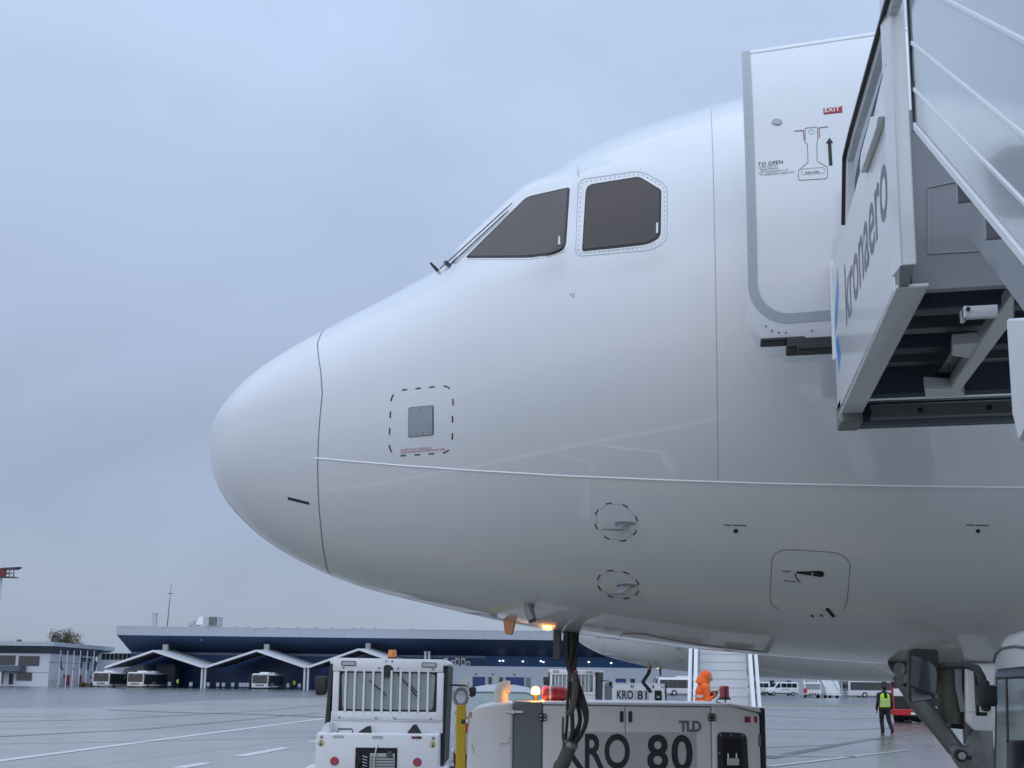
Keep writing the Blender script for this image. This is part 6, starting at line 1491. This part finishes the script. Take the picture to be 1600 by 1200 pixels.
# ------------------------------------------------------------------ white vans
def van(px, d, rot, label):
    t = fthing('passenger_van', label, 'van', px, d, 'white vans on the service road', rot)
    # side profile along y (nose at -y)
    pr = [(0, .45), (0, .95), (.15, 1.15), (1.05, 1.4), (1.75, 2.25), (2.1, 2.42), (5.6, 2.45), (5.85, 2.3), (5.9, .45)]
    f = lambda u, v, h: (h, u, v)
    b = MB(); b.prism(pr, f, -.98, .98); b.build('body', M_wpaint, t, bevel=.08, seg=2)
    b = MB(); b.hexa([(-.85, 1.10, 1.46), (.85, 1.10, 1.46), (.85, 1.16, 1.46), (-.85, 1.16, 1.46), (-.78, 1.66, 2.2), (.78, 1.66, 2.2), (.78, 1.74, 2.2), (-.78, 1.74, 2.2)]); b.build('windscreen', M_vglass, t)
    for s_ in (-1, 1):
        for q in ([(1.35, 1.4), (2.3, 1.4), (2.3, 2.2), (1.95, 2.2)], [(2.5, 1.45), (3.5, 1.45), (3.5, 2.2), (2.5, 2.2)], [(3.58, 1.45), (4.5, 1.45), (4.5, 2.2), (3.58, 2.2)], [(4.58, 1.45), (5.5, 1.45), (5.5, 2.2), (4.58, 2.2)]):
            b = MB(); b.prism(q, f, s_*.978, s_*1.0); b.build('side_window', M_vglass, t)
        for y in (1.05, 4.7):
            b = MB(); b.cyl((s_*.78, y, .36), (s_*1.0, y, .36), .36, 16); wh = b.build('wheel', M_rubber, t)
            b = MB(); b.cyl((s_*.99, y, .36), (s_*1.01, y, .36), .2, 10); b.build('hub', M_alu, wh)
        b = MB(); b.box((s_*.5, -.03, .75), (s_*.9, .05, 1.0)); b.build('headlight', M_refl, t, bevel=.02)
        b = MB(); b.box((s_*.98, 1.4, 1.35), (s_*1.2, 1.5, 1.65)); b.build('mirror', M_bplast, t)
        b = MB(); b.box((s_*.98, 2.6, 1.0), (s_*.986, 4.0, 1.22)); b.build('side_lettering_bar', M_seam2, t)
    b = MB(); b.box((-.9, -.06, .35), (.9, .1, .6)); b.build('bumper', M_bplast, t, bevel=.02)
    b = MB(); b.box((-.9, .2, .25), (.9, 5.7, .46)); b.build('chassis', M_dkgrey, t)
    return t
V0 = van(1197, 188, R(-80), 'white passenger van with its nose to the left on the road')
v1 = copy_tree(V0); v1.location = ground(1153, 192); v1.rotation_euler = (0, 0, YAW+R(-82)); v1['label'] = 'white van half hidden behind the far boarding stairs'

# ------------------------------------------------------------------ mobile stairs parked in the distance
def mob(px, d, rot, label, cabin):
    t = fthing('mobile_stairs', label, 'stairs truck', px, d, 'mobile stairs parked far off', rot)
    for i in range(9):
        b = MB(); b.box((-.95, .28*i, .7+.23*i), (.95, .28*i+.3, .7+.23*i+.2)); b.build('step', M_stair if not cabin else M_trim, t)
    for s_ in (-1, 1):
        b = MB(); b.hexa([(s_*1.0, 0, .6), (s_*1.12, 0, .6), (s_*1.12, 2.6, 2.7), (s_*1.0, 2.6, 2.7), (s_*1.0, 0, 1.7), (s_*1.12, 0, 1.7), (s_*1.12, 2.6, 3.8), (s_*1.0, 2.6, 3.8)]); b.build('balustrade', M_stair, t)
        for y in (.7, 3.6): b = MB(); b.cyl((s_*.8, y, .35), (s_*1.05, y, .35), .35, 14); b.build('wheel', M_rubber, t)
    b = MB(); b.box((-1.05, 2.55, 2.6), (1.05, 4.2, 2.78)); b.build('platform', M_stair, t)
    b = MB(); b.box((-1.1, -.3, .4), (1.1, 4.4, .65)); b.build('chassis', M_stair, t)
    if cabin:
        b = MB(); b.box((-1.15, -1.2, .45), (1.35, -.1, 2.3)); cb_ = b.build('cab', M_stair, t, bevel=.08)
        b = MB(); b.box((-.9, -1.24, 1.25), (1.2, -1.19, 2.1)); b.build('windscreen', M_vglass2, cb_)
        b = MB(); b.box((-1.25, -1.3, .7), (-.7, -1.2, 1.4)); b.build('red_sign', M_red, t)
        for i in range(4): b = MB(); b.hexa([(-.5+.4*i, -1.24, .45), (-.3+.4*i, -1.24, .45), (-.3+.4*i, -1.2, .45), (-.5+.4*i, -1.2, .45), (-.35+.4*i, -1.24, .75), (-.15+.4*i, -1.24, .75), (-.15+.4*i, -1.2, .75), (-.35+.4*i, -1.2, .75)]); b.build('hazard_stripe', M_seal, t)
    return t
mob(1268, 158, R(-14), 'distant stairs truck with cab and red sign parked beyond the van', True)
mob(1301, 158, R(4), 'distant white mobile stairs with its steps facing the viewer', False)

# ------------------------------------------------------------------ red fire truck
ft = fthing('fire_truck', 'red fire truck with black grille facing the viewer at right', 'fire truck', 1434, 50.5, None, -R(25))
f = lambda u, v, h: (u, h, v)
k = 50.5/1600/.9889
b = MB(); b.prism([(-1.25, .62), (-1.25, 2.6), (-1.1, 3.0), (1.1, 3.0), (1.25, 2.6), (1.25, .62)], f, .0, 2.2); cabb = b.build('cab', M_red, ft, bevel=.07, seg=3)
b = MB(); b.box((-1.25, 2.3, .9), (1.25, 8, 3.1)); b.build('body', M_red, ft, bevel=.05)
b = MB(); b.box((-1.12, -.06, 1.28), (1.12, .0, 1.64)); wb = b.build('white_band', M_wpaint, ft, bevel=.02)
b = MB(); b.box((-.45, -.075, 1.36), (.75, -.061, 1.54)); b.build('band_emblem', M_trim, wb)
b = MB(); b.box((-1.1, -.05, .66), (.95, .0, 1.26)); gr_ = b.build('grille', M_seal, ft, bevel=.02)
for i in range(4): b = MB(); b.box((-1.05, -.07, .72+.14*i), (.9, -.051, .78+.14*i)); b.build('grille_bar', M_bplast, gr_)
b = MB(); b.box((-1.2, -.02, 1.7), (1.2, .02, 2.65)); b.build('windscreen', M_vglass, ft)
b = MB(); b.prism([(-1.27, .36), (-1.27, .66), (.95, .66), (1.27, .8), (1.27, .36)], f, -.18, .3); bp_ = b.build('bumper', M_red, ft, bevel=.03)
b = MB(); b.prism([(.55, .5), (.68, .82), (1.15, .8), (1.18, .52)], f, -.21, -.185); b.build('headlight', M_refl, bp_)
b = MB(); b.box((-.35, -.205, .40), (.15, -.185, .51)); b.build('number_plate', M_wpaint, bp_)
b = MB(); b.box((-.9, -.02, 2.72), (.2, .0, 2.92)); b.build('roof_sign', M_wpaint, ft)
for s_ in (-1, 1):
    for y in (1.1, 5.5, 6.8):
        b = MB(); b.cyl((s_*.8, y, .52), (s_*1.24, y, .52), .52, 20); wh = b.build('wheel', M_rubber, ft, bevel=.03)
        b = MB(); b.cyl((s_*1.23, y, .52), (s_*1.27, y, .52), .28, 12); b.build('hub', M_gpug, wh)
    b = MB(); b.tube([(s_*1.2, .1, 2.5), (s_*1.5, -.2, 2.45), (s_*1.52, -.2, 1.9)], .035, 6); b.box((s_*1.42, -.26, 1.6), (s_*1.64, -.12, 2.3)); b.build('mirror', M_bplast, ft)
b = MB(); b.ball((-.05, .55, .48), .55, 14, 8, (1.15, .4, .85)); b.build('front_axle', M_seal, ft)

# ------------------------------------------------------------------ people
def limb(b, pts, rs, n=10):
    pts = [Vector(p) for p in pts]
    for p, r in zip(pts, rs): b.ball(p, r, n, 7)
    b.tube(pts, rs, n)
def hand(b, wrist, fwd, side, s=1.):
    """palm, five bent fingers of unequal length and a thumb leaving the side of the palm"""
    w = Vector(wrist); f_ = Vector(fwd).normalized(); s_ = Vector(side).normalized(); up = f_.cross(s_)
    pc = w+f_*.045*s
    b.ball(w+f_*.02*s, .026*s, 8, 6); b.ball(pc, .034*s, 8, 6); b.ball(pc+f_*.03*s, .036*s, 8, 6)
    for i, l_ in enumerate((.058, .068, .063, .048)):
        o = pc+f_*.045*s+s_*(.026-.0175*i)*s
        b.tube([o-f_*.02*s, o+f_*l_*.5*s, o+f_*l_*.82*s-up*.016*s, o+f_*l_*.95*s-up*.034*s], [.0105*s, .010*s, .009*s, .007*s], 6)
    o = w+f_*.025*s+s_*.024*s
    b.tube([o, o+f_*.022*s+s_*.024*s, o+f_*.05*s+s_*.030*s-up*.006*s], [.012*s, .011*s, .008*s], 6)
def head(t, c, face, hair=True, hooded=False):
    """head with brow, nose, mouth, eyes and ears; face is a horizontal unit vector"""
    c = Vector(c); f_ = Vector(face).normalized(); r_ = f_.cross(Vector((0, 0, 1)))
    b = MB(); b.ball(c, .098, 16, 12, (.82, .82, 1.18)); b.ball(c+f_*.022+Vector((0, 0, -.055)), .068, 12, 8, (.9, .9, 1)); b.ball(c+f_*.05+Vector((0, 0, -.095)), .03, 8, 6)
    b.tube([c+f_*.078+Vector((0, 0, .018)), c+f_*.102+Vector((0, 0, -.022)), c+f_*.085+Vector((0, 0, -.03))], [.009, .016, .012], 8)
    for s_ in (-1, 1): b.ball(c+r_*s_*.083+Vector((0, 0, -.01)), .024, 8, 6, (.6, .8, 1.2))
    b.tube([c+Vector((0, 0, -.06)), c-f_*.015+Vector((0, 0, -.2))], [.058, .062], 12)
    return b
def person_man(px, d):
    t = fthing('person', 'person in yellow high visibility vest walking before the red fire truck', 'person', px, d, None, 0)
    # walking away from the viewer, right leg trailing
    b = MB()
    limb(b, [(-.09, .02, .93), (-.10, .10, .50), (-.095, .03, .10)], [.095, .06, .045]); limb(b, [(.09, .0, .93), (.11, -.07, .50), (.155, -.26, .14)], [.095, .06, .045])
    limb(b, [(0, 0, .95), (0, 0, 1.2), (0, 0, 1.42)], [.145, .15, .15])
    limb(b, [(-.19, 0, 1.42), (-.25, -.03, 1.13), (-.27, .06, .88)], [.06, .045, .034]); limb(b, [(.19, 0, 1.42), (.25, .0, 1.13), (.27, .10, .89)], [.06, .045, .034])
    hand(b, (-.27, .07, .87), (0, .15, -1), (0, 1, 0)); hand(b, (.27, .11, .88), (0, .15, -1), (0, 1, 0))
    h = head(t, (0, .03, 1.66), (0, 1, 0)); b.add(h.v, h.f)
    body = b.build('body', M_skin, t); remesh(body, .012)
    b = MB(); limb(b, [(-.09, .02, .95), (-.10, .10, .50), (-.095, .03, .09)], [.118, .08, .068]); limb(b, [(.09, .0, .95), (.11, -.07, .50), (.155, -.26, .13)], [.118, .08, .068]); limb(b, [(0, 0, .93), (0, 0, 1.05)], [.16, .16])
    o = b.build('trousers', M_dkcloth, t); remesh(o, .016)
    b = MB(); limb(b, [(-.095, .0, .06), (-.095, .17, .045)], [.055, .045]); limb(b, [(.155, -.28, .10), (.16, -.16, .05)], [.055, .045]); o = b.build('shoes', M_seal, t); remesh(o, .014)
    b = MB()
    limb(b, [(0, 0, 1.0), (0, 0, 1.25), (0, 0, 1.42)], [.165, .172, .155]); limb(b, [(-.10, 0, 1.44), (-.2, 0, 1.43), (-.26, -.03, 1.13), (-.28, .06, .90)], [.1, .085, .064, .048]); limb(b, [(.10, 0, 1.44), (.2, 0, 1.43), (.26, .0, 1.13), (.28, .10, .91)], [.1, .085, .064, .048]); limb(b, [(0, 0, 1.45), (0, .01, 1.56)], [.1, .075])
    o = b.build('jacket', M_dkcloth, t); remesh(o, .016)
    b = MB(); prof = [(.205, .165, .98), (.21, .175, 1.15), (.205, .178, 1.3), (.20, .16, 1.42), (.15, .12, 1.49)]; n = 20
    vs = [(a*math.cos(2*math.pi*i/n), c*math.sin(2*math.pi*i/n), z) for a, c, z in prof for i in range(n)]
    fs_ = []
    for r_ in range(len(prof)-1):
        for i in range(n):
            m = math.cos(2*math.pi*(i+.5)/n); back = math.sin(2*math.pi*(i+.5)/n) < 0
            if abs(m) > .93 and r_ >= 2: continue              # arm holes
            if back and abs(m) < .33-.09*(4-r_)+.05 and r_ >= 2: continue   # v-shaped opening
            fs_.append((r_*n+i, r_*n+(i+1) % n, (r_+1)*n+(i+1) % n, (r_+1)*n+i))
    b.add(vs, fs_); b.add([Vector(v)*1.0+Vector((-v[0]*.03, -v[1]*.03, 0)) for v in vs], [q[::-1] for q in fs_])
    ve = b.build('high_visibility_vest', M_hiyel, t, smooth=60)
    for z, a, c in ((1.06, .212, .173), (1.19, .214, .18)):
        b = MB(); vs = [(a*math.cos(2*math.pi*i/n)*1.015, c*math.sin(2*math.pi*i/n)*1.015, z+dz_) for dz_ in (0, .05) for i in range(n)]
        b.add(vs, [(i, (i+1) % n, n+(i+1) % n, n+i) for i in range(n)]); b.build('reflective_band', M_refl, ve)
    b = MB(); b.ball((0, .0, 1.70), .105, 14, 10, (.86, .9, 1.0)); o = b.build('hair', M_hair, t)
    t.scale = (1.0, 1.0, 1.0); return t
person_man(1381, 38.5)
def person_orange(px, d):
    t = fthing('person', 'person in hooded orange rain suit looking down at something in the hands', 'person', px, d, None, 0)
    # facing right (+x), head bowed
    b = MB()
    for s_ in (-1, 1):
        limb(b, [(0, s_*.1, .98), (.03, s_*.11, .53), (0, s_*.11, .10)], [.095, .06, .045])
        limb(b, [(.0, s_*.19, 1.52), (.03, s_*.25, 1.24), (.27, s_*.10, 1.42)], [.06, .045, .034])
        hand(b, (.285, s_*.09, 1.435), (1, -s_*.35, .5), (0, -s_, .4))
    limb(b, [(0, 0, 1.0), (-.02, 0, 1.25), (.0, 0, 1.5)], [.145, .15, .15])
    h = head(t, (.06, 0, 1.77), (1, 0, 0)); 
    rot = Matrix.Rotation(R(24), 3, 'Y'); pv = Vector((.02, 0, 1.65)); b.add([rot @ (v-pv)+pv for v in h.v], h.f)
    body = b.build('body', M_skin, t); remesh(body, .012)
    b = MB()
    for s_ in (-1, 1): limb(b, [(0, s_*.1, 1.0), (.03, s_*.115, .53), (0, s_*.115, .10)], [.125, .095, .085])
    limb(b, [(0, 0, .98), (0, 0, 1.1)], [.17, .165]); o = b.build('trousers', M_hiorange, t); remesh(o, .016)
    b = MB()
    for s_ in (-1, 1): limb(b, [(0, s_*.115, .06), (.16, s_*.115, .05)], [.06, .05])
    o = b.build('boots', M_seal, t); remesh(o, .014)
    b = MB(); limb(b, [(0, 0, .96), (-.03, 0, 1.2), (-.02, 0, 1.42), (.0, 0, 1.56)], [.19, .19, .18, .13])
    for s_ in (-1, 1): limb(b, [(-.01, s_*.12, 1.54), (.0, s_*.2, 1.51), (.03, s_*.26, 1.24), (.2, s_*.15, 1.37)], [.1, .09, .075, .06])
    for z, r_ in ((1.02, .19), (1.12, .20), (1.22, .192), (1.33, .196), (1.43, .185)): b.ball((-.025, 0, z), r_, 14, 8, (1, 1.05, .28))
    jk = b.build('jacket', M_hiorange, t); remesh(jk, .014)
    b = MB(); n = 18
    hd = MB(); hd.ball((.035, 0, 1.775), .122, 18, 14, (1.0, .95, 1.12)); hd.ball((-.03, 0, 1.65), .125, 12, 8, (1, 1.15, .9)); hd.tube([(-.06, 0, 1.60), (-.03, 0, 1.72), (.04, 0, 1.80)], [.15, .12, .09], 12); hd.ball((.11, 0, 1.84), .07, 12, 8, (.9, 1.0, .6))
    o = hd.build('hood', M_hiorange, t); remesh(o, .013)
    b = MB(); cf = Vector((.128, 0, 1.745)); b.ball(cf, .075, 14, 10, (.55, .8, 1.15)); o = b.build('hood_opening', M_hair, t)
    b = MB(); cf = Vector((.152, 0, 1.73)); b.ball(cf, .05, 12, 8, (.5, .85, 1.15)); b.tube([cf+Vector((.02, 0, .01)), cf+Vector((.045, 0, -.015)), cf+Vector((.03, 0, -.025))], [.008, .013, .01], 6); b.build('face', M_skin, t)
    for s_ in (-1, 1): b = MB(); limb(b, [(.15, s_*.18, 1.33), (.235, s_*.125, 1.395)], [.063, .056]); b.build('dark_cuff', M_dkcloth, t)
    for z, rr in ((1.13, .2), (1.30, .198)):
        b = MB(); vs = [(-.03+rr*math.cos(2*math.pi*i/n), rr*math.sin(2*math.pi*i/n), z+dz_) for dz_ in (0, .05) for i in range(n)]
        b.add(vs, [(i, (i+1) % n, n+(i+1) % n, n+i) for i in range(n)]); b.build('reflective_band', M_refl, jk)
    b = MB(); b.tube([(.02, -.24, 1.30), (.05, -.31, 1.25), (.08, -.25, 1.19)], .02, 6); b.build('sleeve_band', M_refl, jk)
    return t
po_t = person_orange(1100, 22.1); po_t.location.z = .22; po_t.scale = (.94,)*3
phone = thing('phone', 'small dark phone held by the person in orange', 'phone', po_t.location+RH*.36+Vector((0, 0, 1.40)), YAW)
b = MB(); b.box((-.02, -.045, 0), (.05, .045, .014), Matrix.Rotation(R(-35), 3, 'Y')); b.build('case', M_seal, phone, bevel=.004)
b = MB(); b.box((-.014, -.039, .0145), (.044, .039, .0155), Matrix.Rotation(R(-35), 3, 'Y'), (.015, 0, .007)); b.build('screen', M_vglass, phone)
for px, lb in ((278, 'tiny far person in yellow vest beside the second apron bus'), (460, 'tiny far person in yellow vest right of the lone apron bus')):
    t = fthing('person', lb, 'person', px, TD-4, 'far people in yellow vests')
    b = MB()
    for s_ in (-1, 1):
        limb(b, [(s_*.1, 0, .9), (s_*.12, .02, .5), (s_*.12, 0, .08)], [.1, .08, .06], 6); limb(b, [(s_*.2, 0, 1.4), (s_*.27, -.03, 1.1), (s_*.24, -.15, .9)], [.07, .06, .05], 6)
    limb(b, [(0, 0, .95), (0, 0, 1.4)], [.18, .18], 8); limb(b, [(0, 0, 1.5), (0, 0, 1.68)], [.07, .115], 8); o = b.build('body', M_dkcloth, t); remesh(o, .03)
    b = MB(); limb(b, [(0, 0, 1.0), (0, 0, 1.38)], [.24, .25], 10); b.build('vest', M_hiyel, t)

# ------------------------------------------------------------------ closing pass: sides that only show from elsewhere
